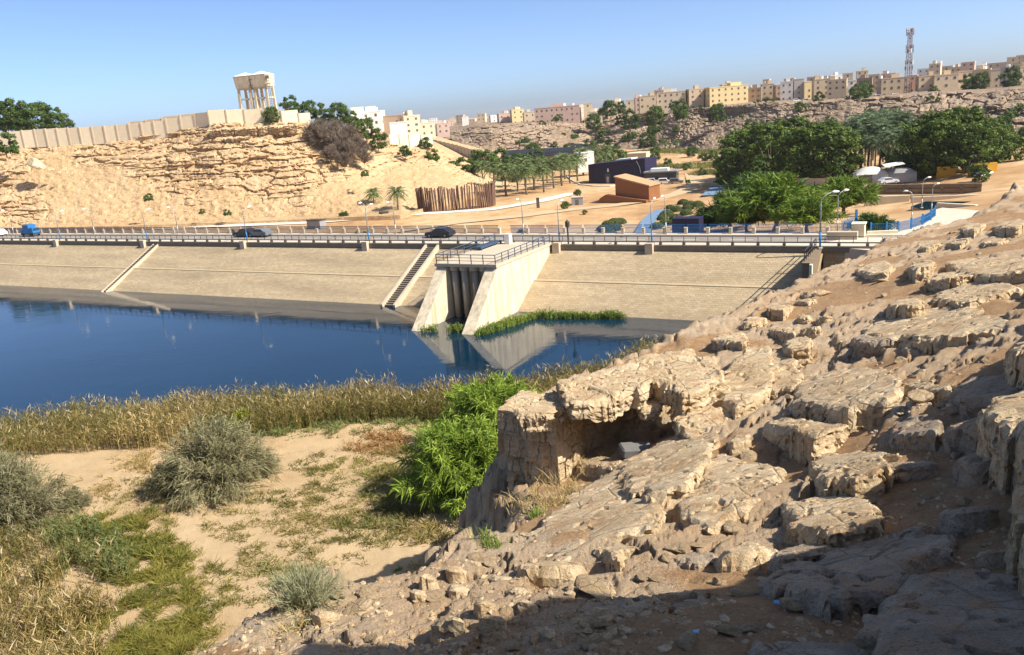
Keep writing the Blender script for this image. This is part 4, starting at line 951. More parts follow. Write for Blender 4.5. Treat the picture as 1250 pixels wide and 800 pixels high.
def feathery(w, h, nbr, per, L, wd, ca, cb, droop=.5, trunk=.0, upv=.5, arch=.35, fuzz=.06):
    """arching branches set with narrow leaf sprays"""
    parts = []; m = MB(); B = []; T_ = []
    for _ in range(nbr):
        a = rng.uniform(0, 6.283); el = rng.uniform(.12, 1.45); rr_ = rng.uniform(.65, 1.0)
        tip = np.array([math.cos(a) * math.cos(el) * w / 2 * rr_, math.sin(a) * math.cos(el) * w / 2 * rr_, h * trunk + (h * (1 - trunk)) * math.sin(el) * rr_])
        st = np.array([tip[0] * .12, tip[1] * .12, h * trunk * .9]); mid = (st + tip) / 2 + np.array([0, 0, arch * h * .35])
        t = np.sort(rng.random(per) ** .7)[:, None]; c = (1 - t) ** 2 * st + 2 * t * (1 - t) * mid + t ** 2 * tip
        tang = (2 * (1 - t) * (mid - st) + 2 * t * (tip - mid)); tang /= np.linalg.norm(tang, axis=1, keepdims=True) + 1e-9
        sd = unit(per); d = tang * .8 + sd * .75 + np.array([0, 0, upv * .5]) ; d /= np.linalg.norm(d, axis=1, keepdims=True)
        ln = L * rng.uniform(.5, 1.3, per)[:, None]; c = c + unit(per) * fuzz * w * rng.random((per, 1)); B.append(c); T_.append(c + d * ln - np.array([0, 0, droop]) * ln * rng.random((per, 1)))
        if rng.random() < .35: m.tube([tuple(st), tuple(mid), tuple(tip)], [.012 * w, .006 * w, .001 * w], 4)
    b = np.vstack(B); t = np.vstack(T_); n = len(b); tone = np.repeat(rng.random(nbr), per) * .6 + rng.random(n) * .4
    bend = np.array([0, 0, .15]) * L * rng.random((n, 1))
    crown = vmesh('crown', [strips(b, t, wd * rng.uniform(.6, 1.3, n), bend, cmix(ca, cb, n, tone))])
    if trunk > .05: m.tube([(0, 0, -.3), (.03 * w, 0, h * trunk * .5), (0, 0, h * trunk)], [.03 * w, .024 * w, .018 * w], 7)
    else: m.tube([(0, 0, -.2), (0, 0, .25 * h)], [.02 * w, .012 * w], 6)
    return crown, m.mesh('trunk', None, 0, True)
def palm(h, fl, nf=34, ca=(.10, .15, .05), cb=(.22, .26, .10)):
    parts = []; B = []; T_ = []; n = 14
    for k in range(nf):
        a = k * 2.4 + rng.uniform(-.2, .2); el = 1.35 - 2.0 * (k / nf) ** .9; L = fl * rng.uniform(.85, 1.1)
        dr = np.array([math.cos(a), math.sin(a), 0]); st = np.array([0, 0, h]); t = np.linspace(.12, 1, n)[:, None]
        pts = st + dr * (t * L * math.cos(el * .75)) + np.array([0, 0, 1]) * (L * (math.sin(el) * t - .55 * t ** 2)); tang = np.gradient(pts, axis=0); tang /= np.linalg.norm(tang, axis=1, keepdims=True)
        side = np.cross(tang, [0, 0, 1]); side /= np.linalg.norm(side, axis=1, keepdims=True) + 1e-9; ll = fl * .24 * np.sin(np.clip(t * 2.6 + .35, 0, math.pi * .93))
        for s in (-1, 1): B.append(pts); T_.append(pts + side * s * ll + tang * ll * .8 - np.array([0, 0, .25]) * ll)
        B.append(pts[:-1]); T_.append(pts[1:])
    b = np.vstack(B); t = np.vstack(T_); N = len(b); crown = vmesh('crown', [strips(b, t, .13 * fl / 3 * rng.uniform(.7, 1.2, N), 0, cmix(ca, cb, N))])
    m = MB(); zs = np.linspace(0, h, 9); m.tube([(.12 * math.sin(z), 0, z - .2 * (z == 0)) for z in zs], [.26 - .06 * k / 8 + (.02 if k % 2 else 0) for k in range(9)], 8)
    m.tube([(.12 * math.sin(h), 0, h - .5), (0, 0, h + .1)], [.34, .2], 8); return crown, m.mesh('trunk', None, 0, True)
def plant(name, label, cat, meshes, loc, s=1, rz=None, group=None, sz=None, bark='bark', leaf='leaf', pn=('crown', 'trunk')):
    t = thing(name, label, cat, loc, rng.uniform(0, 6.28) if rz is None else rz, group); t.scale = (s, s, sz if sz else s)
    link(pn[0], meshes[0], leaf, t)
    if meshes[1] is not None: link(pn[1], meshes[1], bark, t)
    return t
# ------------------------------------------------------------------ reed bed along the water
TAN = (.20, .14, .045); TAN2 = (.42, .31, .12); OLV = (.17, .13, .04); GRN = (.13, .125, .03)
def reeds(x, y, z, hmin, hmax, ca, cb, gfrac, plume=.5, lw=.075, nl=5):
    N = len(x); b = np.c_[x, y, z]; h = rng.uniform(hmin, hmax, N) * (.55 + .9 * fbm2(x * .45, y * .45, 701, 3)); lean = rng.normal(size=(N, 2)) * .10 * h[:, None]
    t = b + np.c_[lean, h]; tone = np.clip(fbm2(x * .25, y * .25, 703, 3) * 1.8 - .45 + rng.normal(size=N) * .22, 0, 1); g = rng.random(N) < gfrac * (1.6 * fbm2(x * .18, y * .18, 705, 2))
    col = np.where(g[:, None], cmix(OLV, GRN, N), cmix(ca, cb, N, tone)); parts = [strips(b, t, .035, 0, col)]
    for k in range(nl):
        f = rng.uniform(.25, .95, N)[:, None]; s = b + (t - b) * f; a = rng.uniform(0, 6.283, N); L = rng.uniform(.22, .52, N)[:, None] * (h[:, None] / 3) ** .5; d = np.c_[np.cos(a), np.sin(a), rng.uniform(.2, 1.1, N)]
        parts.append(strips(s, s + d * L, lw * rng.uniform(.6, 1.3, N), np.c_[np.zeros((N, 2)), L * .18], col * rng.uniform(.8, 1.2, (N, 1))))
    k = rng.random(N) < plume; n = k.sum()
    if n:
        d = np.c_[rng.normal(size=(n, 2)) * .12, np.full(n, .28)]; parts.append(strips(t[k] - d * .3, t[k] + d, .07 * rng.uniform(.6, 1.2, n), np.c_[rng.normal(size=(n, 2)) * .06, np.zeros(n)], cmix((.34, .26, .13), (.50, .41, .25), n)))
    return parts
def band(n, x0, x1, d0, d1f):
    x = rng.uniform(x0, x1, n); d = rng.random(n); w = d1f(x); y = shore_y(x) - (d0 + (w - d0) * d); return x, y
bw_ = lambda x: np.interp(x, [-95, -60, -45, -30, -15, -5, 8, 16], [17, 15, 11, 8.5, 7.5, 7.0, 6.5, 6.0]) + (fbm2(x * .3, x * 0, 711, 2) - .5) * 3
x, y = band(20000, -84, 16, -1.2, bw_); keep_ = fbm2(x * .22, y * .22, 713, 3) > .30; x, y = x[keep_], y[keep_]
z = np.maximum(near_z(x, y, False), WZ - .2)
kk = z < 3; x, y, z = x[kk], y[kk], z[kk]
o = link('reed_bed', vmesh('reed_bed', reeds(x, y, z, 1.2, 2.5, TAN, TAN2, .9, .16, .042, 7)), 'reed'); tag(o, 'dense tan reed bed with feathery plumes along the near shore', 'reeds', kind='stuff')
def px_patch(poly, n, z0=1.3):
    a = np.array(poly, float); out = []
    lo, hi = a.min(0), a.max(0)
    while sum(len(q) for q in out) < n:
        p = rng.uniform(lo, hi, (n * 2, 2)); r = np.zeros(len(p), bool)
        for i in range(len(a)):
            (x1, y1), (x2, y2) = a[i], a[(i + 1) % len(a)]
            if y1 != y2: r ^= ((y1 > p[:, 1]) != (y2 > p[:, 1])) & (p[:, 0] < (x2 - x1) * (p[:, 1] - y1) / (y2 - y1) + x1)
        out.append(p[r])
    p = np.vstack(out)[:n] + rng.normal(size=(n, 2)) * [9, 5]; d = FW[None] + RT[None] * ((p[:, :1] - 625) / FOC) - UP[None] * ((p[:, 1:] - 400) / FOC); q = CAM + d * ((z0 - CAMZ) / d[:, 2])[:, None]
    return q[:, 0], q[:, 1]
def patch(poly, n, fn, z0=1.3):
    x, y = px_patch(poly, n, z0); z = near_z(x, y, False); k = (z < 3.2) & (fbm2(x * .9, y * .9, 741, 3) > rng.uniform(.36, .62, len(x))); return fn(x[k], y[k], z[k])
# tall mixed reeds at the lower left, and a flatter one behind the grey bush
pr = patch([(-120, 700), (-20, 655), (60, 690), (130, 700), (150, 760), (120, 830), (90, 900), (-160, 900)], 8000, lambda x, y, z: reeds(x, y, z, 1.0, 1.8, TAN, TAN2, .9, .10, .035, 8))
pr += patch([(60, 660), (120, 650), (160, 690), (150, 740), (90, 730)], 1200, lambda x, y, z: reeds(x, y, z, .8, 1.5, (.10, .13, .04), (.19, .21, .07), .3, .0, .045, 7))
o = link('tall_grass', vmesh('tall_grass', pr), 'reed'); tag(o, 'tall mixed green and straw coloured grass on the lower bank', 'grass', kind='stuff')
def tufts(x, y, z, h, ca, cb, nb=7, w=.03, spread=.5, tone_s=.5):
    N = len(x); n = N * nb; b = np.repeat(np.c_[x, y, z], nb, 0) + np.c_[rng.normal(size=(n, 2)) * .08 * spread, np.zeros(n)]; hh = np.repeat(h * rng.uniform(.5, 1.2, N) * np.clip(2.6 * fbm2(x * 1.3, y * 1.3, 743, 2) - .3, .25, 2.2), nb) * rng.uniform(.5, 1.1, n)
    t = b + np.c_[rng.normal(size=(n, 2)) * spread * hh[:, None] * .8, hh]; tone = np.repeat(np.clip(fbm2(x * tone_s, y * tone_s, 721, 3) * 2 - .5, 0, 1), nb) * .7 + rng.random(n) * .3
    return [strips(b, t, w * rng.uniform(.6, 1.4, n), np.c_[np.zeros((n, 2)), hh * .15], cmix(ca, cb, n, tone))]
LG1, LG2 = (.07, .095, .018), (.31, .27, .05)
low = patch([(100, 640), (190, 632), (225, 664), (235, 690), (275, 705), (285, 735), (250, 755), (262, 785), (225, 815), (190, 840), (60, 880), (90, 770), (130, 740), (110, 700)], 10000, lambda x, y, z: tufts(x, y, z, .34, LG1, LG2, 7, .03, 1.1, 1.1) + tufts(x[::5], y[::5], z[::5], .30, (.26, .17, .06), (.40, .28, .11), 6, .025, 1.1))
low += patch([(60, 640), (150, 640), (200, 670), (240, 700), (170, 720), (120, 690)], 2200, lambda x, y, z: tufts(x, y, z, .35, LG1, LG2, 7, .05, 1.0))
low += patch([(380, 505), (480, 500), (540, 498), (500, 515), (420, 520), (330, 530), (300, 515)], 1500, lambda x, y, z: tufts(x, y, z, .45, (.16, .20, .06), (.30, .30, .10), 7, .05, 1.0))
for cx_, cy_, w_, h_, n_, a_, b_ in ((470, 538, 50, 14, 500, (.32, .17, .06), (.42, .26, .10)), (430, 570, 30, 9, 120, LG1, LG2), (480, 600, 35, 30, 600, (.13, .15, .04), (.30, .27, .08)), (500, 570, 45, 28, 700, (.14, .14, .04), (.34, .26, .09)), (520, 640, 40, 28, 600, (.17, .16, .05), (.36, .28, .10)),
                                     (460, 650, 40, 22, 300, (.14, .15, .04), (.30, .26, .08)), (200, 560, 60, 22, 700, (.34, .24, .09), (.46, .35, .15)), (150, 600, 50, 14, 200, (.34, .24, .09), (.40, .30, .12)), (585, 650, 30, 20, 250, (.22, .20, .08), (.40, .30, .12)), (330, 700, 40, 12, 160, (.16, .17, .05), (.30, .26, .09))):
    an = np.linspace(0, 6.283, 10)[:-1]; low += patch([(cx_ + w_ * math.cos(t), cy_ + h_ * math.sin(t)) for t in an], n_, lambda x, y, z: tufts(x, y, z, .32, a_, b_, 6, .045, 1.2))
x, y = px_patch([(130, 600), (350, 520), (540, 500), (500, 640), (430, 690), (270, 760), (230, 690)], 420); z = near_z(x, y, False)
xs, ys = [], []
for a_, b_ in zip(x, y):
    k = rng.integers(3, 26); xs.append(a_ + rng.normal(size=k) * .35); ys.append(b_ + rng.normal(size=k) * .22)
x, y = np.concatenate(xs), np.concatenate(ys); sel = fbm2(x * .15, y * .15, 731, 2) > .42; x, y = x[sel], y[sel]
low += tufts(x, y, near_z(x, y, False), .17, (.12, .12, .03), (.30, .24, .08), 5, .04, 1.4)
o = link('ground_cover', vmesh('ground_cover', low), 'leaf'); tag(o, 'low green and straw weeds scattered over the sandy bank', 'weeds', kind='stuff')
# rushes beside the intake tower
xs, ys = [], []
for (a0, o0), (a1, o1), wdt, n_ in (((32.2, 21.5), (29.6, 13.4), 1.3, 1500), ((29.6, 13.0), (19, 11.6), 1.1, 1500), ((38, 21.0), (40, 21.8), .4, 110), ((34.8, 20.5), (36.5, 21.5), .5, 160)):
    t = rng.random(n_); a = a0 + (a1 - a0) * t; o_ = o0 + (o1 - o0) * t + rng.normal(size=n_) * wdt * .35 * (1.1 - t * .7); a = a + rng.normal(size=n_) * wdt * .3; p = DP0[None] + DD[None] * a[:, None] + DN[None] * o_[:, None]; xs.append(p[:, 0]); ys.append(p[:, 1])
x, y = np.concatenate(xs), np.concatenate(ys)
o = link('rush_bed', vmesh('rush_bed', reeds(x, y, np.full(len(x), WZ - .15), .45, 1.15, (.15, .24, .03), (.28, .37, .06), .2, .10, .045, 5)), 'reed'); tag(o, 'bright green rushes growing in the water beside the intake tower', 'reeds', kind='stuff')
# bushes on the bank
def bank_at(px, py):
    z = 1.3
    for _ in range(4): p = P(px, py, z); z = NZ(p[0], p[1])
    return np.array([p[0], p[1], z])
TM1, TM2 = (.165, .155, .07), (.31, .285, .15)
tam = feathery(8.4, 5.4, 210, 85, .55, .05, TM1, TM2, .8, 0, .3, .4); tam2 = feathery(6.5, 4.2, 150, 80, .5, .05, TM1, TM2, .8, 0, .3, .4)
plant('tamarisk_bush', 'big round grey green bush standing alone on the sand', 'bush', tam, bank_at(268, 598))
plant('tamarisk_bush', 'low grey green bush leaning on the big round bush on its shaded side', 'bush', tam2, bank_at(205, 603), .52)
plant('tamarisk_bush', 'smaller grey green bush leaning on the big round bush toward the cave', 'bush', tam2, bank_at(318, 580), .55)
plant('tamarisk_bush', 'wide grey green bush mass at the reed edge of the bank', 'bush', tam, bank_at(20, 648), .95)
plant('tamarisk_bush', 'tall grey green bush behind the wide bush mass', 'bush', tam2, bank_at(-25, 610), 1.1)
plant('tamarisk_bush', 'small round grey bush beside the wide bush mass', 'bush', tam2, bank_at(93, 622), .38)
plant('yellow_bush', 'small yellow green bush peeking over the big grey bush', 'bush', feathery(2.4, 1.9, 60, 40, .4, .06, (.25, .30, .02), (.38, .40, .04), .4), bank_at(300, 528))
plant('grey_bush', 'grey tamarisk among the reeds at the water', 'bush', tam2, bank_at(375, 512), .55)
plant('grey_bush', 'pale green bush at the front of the reeds', 'bush', feathery(2.6, 1.3, 60, 40, .35, .05, (.22, .27, .13), (.34, .37, .20), .4), bank_at(435, 503))
plant('green_bush', 'small fresh green bush at the front of the reeds', 'bush', feathery(2.2, 1.2, 50, 40, .35, .06, (.13, .20, .03), (.24, .30, .06), .4), bank_at(480, 500))
plant('green_bush', 'low green bush at the foot of the reeds left of the pale one', 'bush', feathery(2.4, 1.1, 50, 40, .35, .06, (.13, .18, .03), (.26, .28, .06), .4), bank_at(365, 522))
AC1, AC2 = (.085, .15, .015), (.32, .41, .055)
ac = feathery(8.2, 4.6, 230, 150, .6, .06, AC1, AC2, .9, .05, .2, .45, .03)
plant('acacia_bush', 'bright green feathery acacia in front of the cave pillar', 'bush', ac, bank_at(568, 606), 1.12)
plant('acacia_bush', 'bright green feathery acacia behind, reaching the reeds', 'bush', ac, bank_at(606, 545), 1.15)
# plants on the near slope
sage = feathery(2.6, 1.0, 80, 30, .35, .018, (.20, .21, .11), (.32, .31, .17), .1, 0, .9)
def slope_at(px, py): return hit_near(px, py)
q = slope_at(372, 742); plant('grey_shrub', 'grey green twiggy shrub on the rubble rim above the sand', 'shrub', sage, q, .62)
tuft = vmesh('blades', tufts(rng.normal(size=40) * .18, rng.normal(size=40) * .12, np.zeros(40), .5, (.14, .24, .04), (.30, .36, .08), 8, .02, .5))
dryt = vmesh('blades', tufts(rng.normal(size=60) * .35, rng.normal(size=60) * .22, np.zeros(60), .42, (.36, .26, .10), (.52, .40, .18), 9, .014, .8))
for px, py, me_, s_, lab in ((598, 662, tuft, .8, 'tall fresh green tuft on the gully rim'), (655, 628, tuft, .7, 'green tuft lower in the cave gully'), (950, 466, tuft, .55, 'small bright tuft on the flat slab beside the long boulder'), (735, 565, dryt, 1.0, 'dry straw clump in front of the cave mouth'), (690, 605, dryt, 1.3, 'dry straw clump along the gully bed'),
                             (665, 620, dryt, 1.2, 'dry straw clump at the lower gully bed'), (485, 697, tuft, .7, 'yellow green tuft on the rubble rim'), (510, 690, dryt, 1.2, 'dry clump on the rubble rim'), (345, 770, dryt, 1.0, 'dry straw clump in the pale rubble')):
    q = slope_at(px, py); t = thing('grass_tuft', lab, 'grass', q, rng.uniform(0, 6)); t.scale = (s_,) * 3; tag(link('blades', me_, 'leaf', t), kind='stuff')
# ------------------------------------------------------------------ boundary wall and water tower on the left hill
def top_left(px):
    return PY(px, ty(px), td(px))
def panel_wall(name, label, tab, pw, mat_p, mat_s, group=None, cat='wall'):
    """tab: (px, ytop, ybase, Y)"""
    t = thing(name, label, cat, PY(tab[0][0], tab[0][2], tab[0][3]), 0, group); base = np.array(t.location)
    pts = []
    for (x, yt, yb, Y) in tab: pts.append((PY(x, yb, Y), PY(x, yt, Y)[2] - PY(x, yb, Y)[2]))
    for (b0, h0), (b1, h1) in zip(pts[:-1], pts[1:]):
        v = b1 - b0; L = float(np.linalg.norm(v[:2])); n = max(1, round(L / pw)); d = v[:2] / L; nr = np.array([-d[1], d[0]]) * .12
        for k in range(n):
            f0, f1 = k / n, (k + 1) / n; p0 = b0 + v * f0; p1 = b0 + v * f1; hh = max(1.2, (h0 + (h1 - h0) * f0)); z = min(p0[2], p1[2]) - 1.5; zt_ = max(p0[2], p1[2]) + hh
            m = MB(); a = p0[:2] + d * .14; c = p1[:2] - d * .14
            m.hexa([(a[0] - nr[0], a[1] - nr[1], z), (a[0] + nr[0], a[1] + nr[1], z), (c[0] + nr[0], c[1] + nr[1], z), (c[0] - nr[0], c[1] - nr[1], z), (a[0] - nr[0], a[1] - nr[1], zt_), (a[0] + nr[0], a[1] + nr[1], zt_), (c[0] + nr[0], c[1] + nr[1], zt_), (c[0] - nr[0], c[1] - nr[1], zt_)])
            link('panel', m.mesh('panel', base), mat_p, t)
            m = MB(); q = p0[:2]; m.box(q[0] - .22, q[0] + .22, q[1] - .3, q[1] + .3, z, zt_ + .25); link('pilaster', m.mesh('pilaster', base), mat_s, t)
    return t
panel_wall('boundary_wall', 'long cream panelled wall stepping along the rim of the sandy hill', [(-60, 164, 180, 330), (0, 162, 178, 327), (45, 158, 175, 325), (100, 155.5, 172.5, 321), (145, 153, 169.5, 318), (205, 147, 163, 313), (240, 142, 156, 310), (256, 136, 151, 307)], 5.4, 'wall_panel', 'wall_post')
panel_wall('boundary_wall', 'higher cream panelled wall below the water tower', [(256, 135, 150, 306), (300, 134, 150, 305), (345, 135.5, 150, 304), (366, 138.5, 152, 305), (381, 142, 156, 306)], 5.4, 'wall_panel', 'wall_post')
panel_wall('boundary_wall', 'upper pink tan wall standing behind the panelled wall', [(160, 149, 160, 335), (200, 144, 158, 333), (245, 139, 152, 331)], 6.5, 'house_tan', 'wall_post')
panel_wall('boundary_wall', 'short cream panelled wall below the hillside villas', [(476, 165, 176, 338), (500, 165, 176, 342), (529, 166, 178, 347)], 5.4, 'wall_panel', 'wall_post')
panel_wall('boundary_wall', 'grey panel fence following the road down into the valley', [(530, 171, 182, 430), (560, 178, 190, 415), (590, 187, 200, 398), (612, 195, 207, 385)], 3.2, 'house_grey', 'gray_shed')
# water tower
def water_tower():
    Y = 322; b = PY(316, 136, Y); s = Y / FOC; t = thing('water_tower', 'twin tank concrete water tower on tall legs above the hill wall', 'tower', b, -.28)
    for k, xo in enumerate((-3.4, 3.4)):
        m = MB(); w0, w1, z0, z1 = 2.95, 3.3, 8.6, 13.0
        m.hexa([(xo - w0, -w0, z0), (xo - w0, w0, z0), (xo + w0, w0, z0), (xo + w0, -w0, z0), (xo - w1, -w1, z1), (xo - w1, w1, z1), (xo + w1, w1, z1), (xo + w1, -w1, z1)])
        tk = link('tank', m.mesh('tank'), 'concrete_stained', t)
        m = MB(); w2 = 3.34; m.add([(xo - w2, -w2, z1), (xo + w2, -w2, z1), (xo + w2, w2, z1), (xo - w2, w2, z1), (xo, 0, z1 + 1.3)], [(0, 1, 4), (1, 2, 4), (2, 3, 4), (3, 0, 4), (3, 2, 1, 0)]); link('roof', m.mesh('roof'), 'white_paint', tk)
        for sx in (-1, 1):
            for sy in (-1, 1):
                m = MB(); m.hexa([(xo + sx * 2.5 - .5, sy * 2.5 - .5, -2), (xo + sx * 2.5 - .5, sy * 2.5 + .5, -2), (xo + sx * 2.5 + .5, sy * 2.5 + .5, -2), (xo + sx * 2.5 + .5, sy * 2.5 - .5, -2), (xo + sx * 2.35 - .45, sy * 2.3 - .28, z0), (xo + sx * 2.35 - .45, sy * 2.3 + .28, z0), (xo + sx * 2.35 + .45, sy * 2.3 + .28, z0), (xo + sx * 2.35 + .45, sy * 2.3 - .28, z0)])
                link('leg', m.mesh('leg'), 'concrete_stained', t)
        for zb in (4.4, 8.1):
            for a0, a1, c0, c1 in ((-2.3, 2.3, -2.55, -2.2), (-2.3, 2.3, 2.2, 2.55), (-2.55, -2.2, -2.2, 2.2), (2.2, 2.55, -2.2, 2.2)):
                m = MB(); m.box(xo + a0, xo + a1, c0, c1, zb, zb + .5); link('beam', m.mesh('beam'), 'concrete_stained', t)
    for xo in (0.0, 6.9):
        m = MB(); m.tube([(xo, -2.6, 0), (xo, -2.6, 13.2)], .09, 5); m.tube([(xo + .7, -2.6, 0), (xo + .7, -2.6, 13.2)], .09, 5)
        for z in np.arange(.5, 13, .9): m.tube([(xo, -2.6, z), (xo + .7, -2.6, z)], .05, 4)
        m.box(xo - .5, xo + 1.2, -3.3, -2.3, 9.3, 9.5); m.box(xo - .4, xo + 1.0, -3.2, -2.4, 11.2, 12.3); link('ladder', m.mesh('ladder'), 'mast_grey', t)
water_tower()
# ------------------------------------------------------------------ houses
win_me = MB().box(-.5, .5, -.06, .06, 0, 1).mesh('window')
def house(px0, px1, yt, yb, Y, mat, label, rz=0.0, fl=None, group=None, dpt=None, tank=True, name='house', wins=True, zb=None, cat='house'):
    c0 = PY(px0, yb, Y); c1 = PY(px1, yb, Y); w = float(c1[0] - c0[0]) * .96; h = PY((px0 + px1) / 2, yt, Y)[2] - PY((px0 + px1) / 2, yb, Y)[2]; base = (c0 + c1) / 2; d = dpt or max(7, w * .8)
    az_ = math.atan2(base[0], base[1]); t = thing(name, label, cat, (base[0] + math.sin(az_) * d / 2, base[1] + math.cos(az_) * d / 2, base[2] - .3), -az_ + rz, group)
    m = MB(); m.box(-w / 2, w / 2, -d / 2, d / 2, -2.5, h); m.box(-w / 2 - .12, w / 2 + .12, -d / 2 - .12, d / 2 + .12, h * .985, h + .35); wl = link('wall', m.mesh('wall'), mat, t)
    m = MB()
    if w > 7 and tank:
        k = rng.uniform(-.3, .3); m.box(w * k - w * .14, w * k + w * .14, -d * .2, d * .25, h + .3, h + 2.4); link('stair_head', m.mesh('stair_head'), mat, t)
        m = MB(); xk = w * rng.uniform(-.4, .4); m.tube([(xk, d * .3, h + .3), (xk, d * .3, h + 1.9)], .9, 8); link('roof_tank', m.mesh('roof_tank'), 'white_paint', t)
    if wins:
        nf = fl or max(1, int(round(h / 3.6))); n = max(1, int(w / 3.6)); fh = h / nf
        for f in range(nf):
            for k in range(n):
                if rng.random() < .12: continue
                q = link('window', win_me, 'window_dark', t, (-w / 2 + w * (k + .5) / n, -d / 2 - .02, fh * (f + .34))); q.scale = (min(1.2, w / n * .4) * rng.uniform(.7, 1.1), 1, min(1.3, fh * .38))
            ns = max(1, int(d / 5))
            for k in range(ns):
                for sx in (-1, 1):
                    if rng.random() < .4: continue
                    q = link('window', win_me, 'window_dark', t, (sx * (w / 2 + .02), -d / 2 + d * (k + .5) / ns, fh * (f + .36))); q.rotation_euler[2] = math.pi / 2; q.scale = (1.1, 1, min(1.3, fh * .4))
    return t
H = [(780, 801, 117, 133, 560, 'tan', 'tan flat roofed house left of the sand coloured block'), (802, 838, 112, 133, 560, 'sand', 'wide sand coloured house on the plateau rim'), (839, 858, 108.5, 133, 555, 'tan', 'narrow tan house touching the yellow block'),
     (860, 909, 105.5, 132, 545, 'yellow', 'big yellow apartment block on the plateau rim'), (909, 930, 107.5, 127, 560, 'brown', 'brown house with dark balconies beside the yellow block'), (929, 944, 102.5, 125, 570, 'tan', 'tall narrow tan house with a roof kiosk'),
     (945, 953, 104, 124, 560, 'brown', 'thin brown house before the white villa'), (953, 968, 99.5, 124, 550, 'white', 'white villa with stepped roof among brown houses'), (968, 980, 96.5, 123, 548, 'grey', 'grey sided villa with white top beside the white villa'), (980, 992, 99.5, 121, 545, 'yellow', 'small yellow house behind the parked cars'),
     (992, 1012, 96.5, 124, 525, 'tan', 'tan house with pale corner on the plateau rim'), (1010, 1033, 97, 124, 505, 'cream', 'cream plain faced house with two small windows'), (1033, 1044, 98, 118, 515, 'white', 'white house squeezed behind the cream one'), (1046, 1064, 95.5, 119, 500, 'brown', 'brown shaded house behind a round tree'),
     (1073, 1106, 95, 119, 480, 'tan', 'broad blank tan house beside the radio mast'), (1108, 1119, 92, 114, 490, 'pink', 'pink house right behind the radio mast'), (1119, 1138, 92.5, 117, 465, 'tan', 'dark tan house front in shade right of the mast'), (1138, 1166, 91, 117, 460, 'cream', 'cream house with long shaded balcony'),
     (1166, 1182, 87, 115, 460, 'tan', 'tan house next to the cream balcony house'), (1183, 1207, 85, 108, 470, 'cream', 'cream villa behind two dark roadside trees'), (1207, 1221, 84.5, 109, 460, 'sand', 'sand coloured villa above the low rim wall'), (1221, 1241, 82.5, 108, 445, 'grey', 'grey green house front near the frame edge of the town'), (1241, 1275, 80, 108, 440, 'cream', 'cream house beside the grey green front')]
for (a, b, c, d, Y, m, lab) in H: house(a, b, c, d, Y, 'house_' + m, lab, rng.uniform(-.12, .3), group='houses on the plateau rim')
BK = [(1012, 1026, 92, 105), (1028, 1040, 89.5, 105), (1045, 1058, 86.5, 100), (1060, 1073, 91, 104), (1074, 1092, 90, 100), (1120, 1134, 84, 98), (1134, 1147, 78, 95), (1148, 1160, 81, 95), (1160, 1172, 82, 94), (1173, 1188, 76, 92), (1190, 1204, 80, 92), (1204, 1226, 77, 92), (1228, 1240, 70, 90), (1240, 1265, 67, 88), (800, 812, 110, 125), (812, 826, 109, 122), (880, 895, 103, 115), (932, 940, 97, 110), (958, 970, 96, 106), (985, 996, 94, 106), (1000, 1010, 93, 104), (765, 780, 122, 135), (742, 760, 124, 138)]
for k, (a, b, c, d) in enumerate(BK):
    m = ['white', 'sand', 'cream', 'tan', 'pink'][k % 5]; house(a, b, c, d + 14, 600 + 25 * (k % 3), 'house_' + m, {'white': 'white', 'sand': 'sand coloured', 'cream': 'cream', 'tan': 'tan', 'pink': 'pinkish'}[m] + ' rooftop storey showing behind the front row of plateau houses', rng.uniform(-.2, .3), group=m + ' houses behind the plateau rim row', tank=k % 2 == 0)
CT = [(655, 713, 130, 150, 640, 'pink', 'long pink apartment block with three rows of windows', 3, -.15), (713, 724, 126, 149, 635, 'cream', 'cream stair tower at the end of the long pink block', 4, 0), (718, 736, 136, 149, 600, 'sand', 'low sand coloured house on the cliff below the pink block', 1, 0), (608, 624, 138.5, 153, 700, 'pink', 'rose coloured cube house left of the long block', 2, .2),
      (624, 640, 133.5, 152, 690, 'yellow', 'yellow house with raised roof left of the long block', 3, .2), (640, 655, 136.5, 151, 690, 'sand', 'sand coloured house touching the long pink block', 2, 0), (775, 790, 119, 136, 580, 'pink', 'pink villa with arched top beside dark trees', 3, .1)]
for (a, b, c, d, Y, m, lab, fl, rz) in CT: house(a, b, c, d, Y, 'house_' + m, lab, rz, fl)
house(432, 470, 136, 154, 372, 'house_white', 'white villa with wide flat eaves above the brown brush', -.2, 2); house(466, 492, 141, 155, 376, 'house_brown', 'dark brown shaded building behind the white villa', 0, 1, tank=False); house(491, 513, 141, 170, 362, 'house_sand', 'pale unfinished villa with dark window holes on the hill flank', .35, 4)
house(476, 497, 149, 160, 350, 'house_white', 'small white hut in front of the dark building', 0, 1, tank=False, wins=False); house(512, 531, 150, 166, 520, 'house_sand', 'sand coloured house at the head of the valley road', .2, 2); house(533, 549, 150.5, 163, 600, 'house_pink', 'rosy house at the head of the valley road', .1, 2)
for k in range(46):
    px = rng.uniform(500, 812); Y = rng.uniform(820, 1500); w = rng.uniform(5, 12); yh = np.interp(px, [500, 600, 700, 812], [147, 141, 136, 126]) + rng.uniform(-3.5, 3); m = ['white', 'sand', 'cream', 'tan', 'pink'][k % 5]
    house(px, px + w, yh, yh + 13, Y, 'house_' + m, {'white': 'white', 'sand': 'sandy', 'cream': 'cream', 'tan': 'tan', 'pink': 'pinkish'}[m] + ' box house in the hazy far town on the skyline', rng.uniform(-.4, .4), group=m + ' houses of the far town', tank=False, wins=w > 9)
house(430, 446, 131, 150, 365, 'house_white', 'white roof block rising over the hilltop trees', 0, 1, tank=False, wins=False, zb=None)
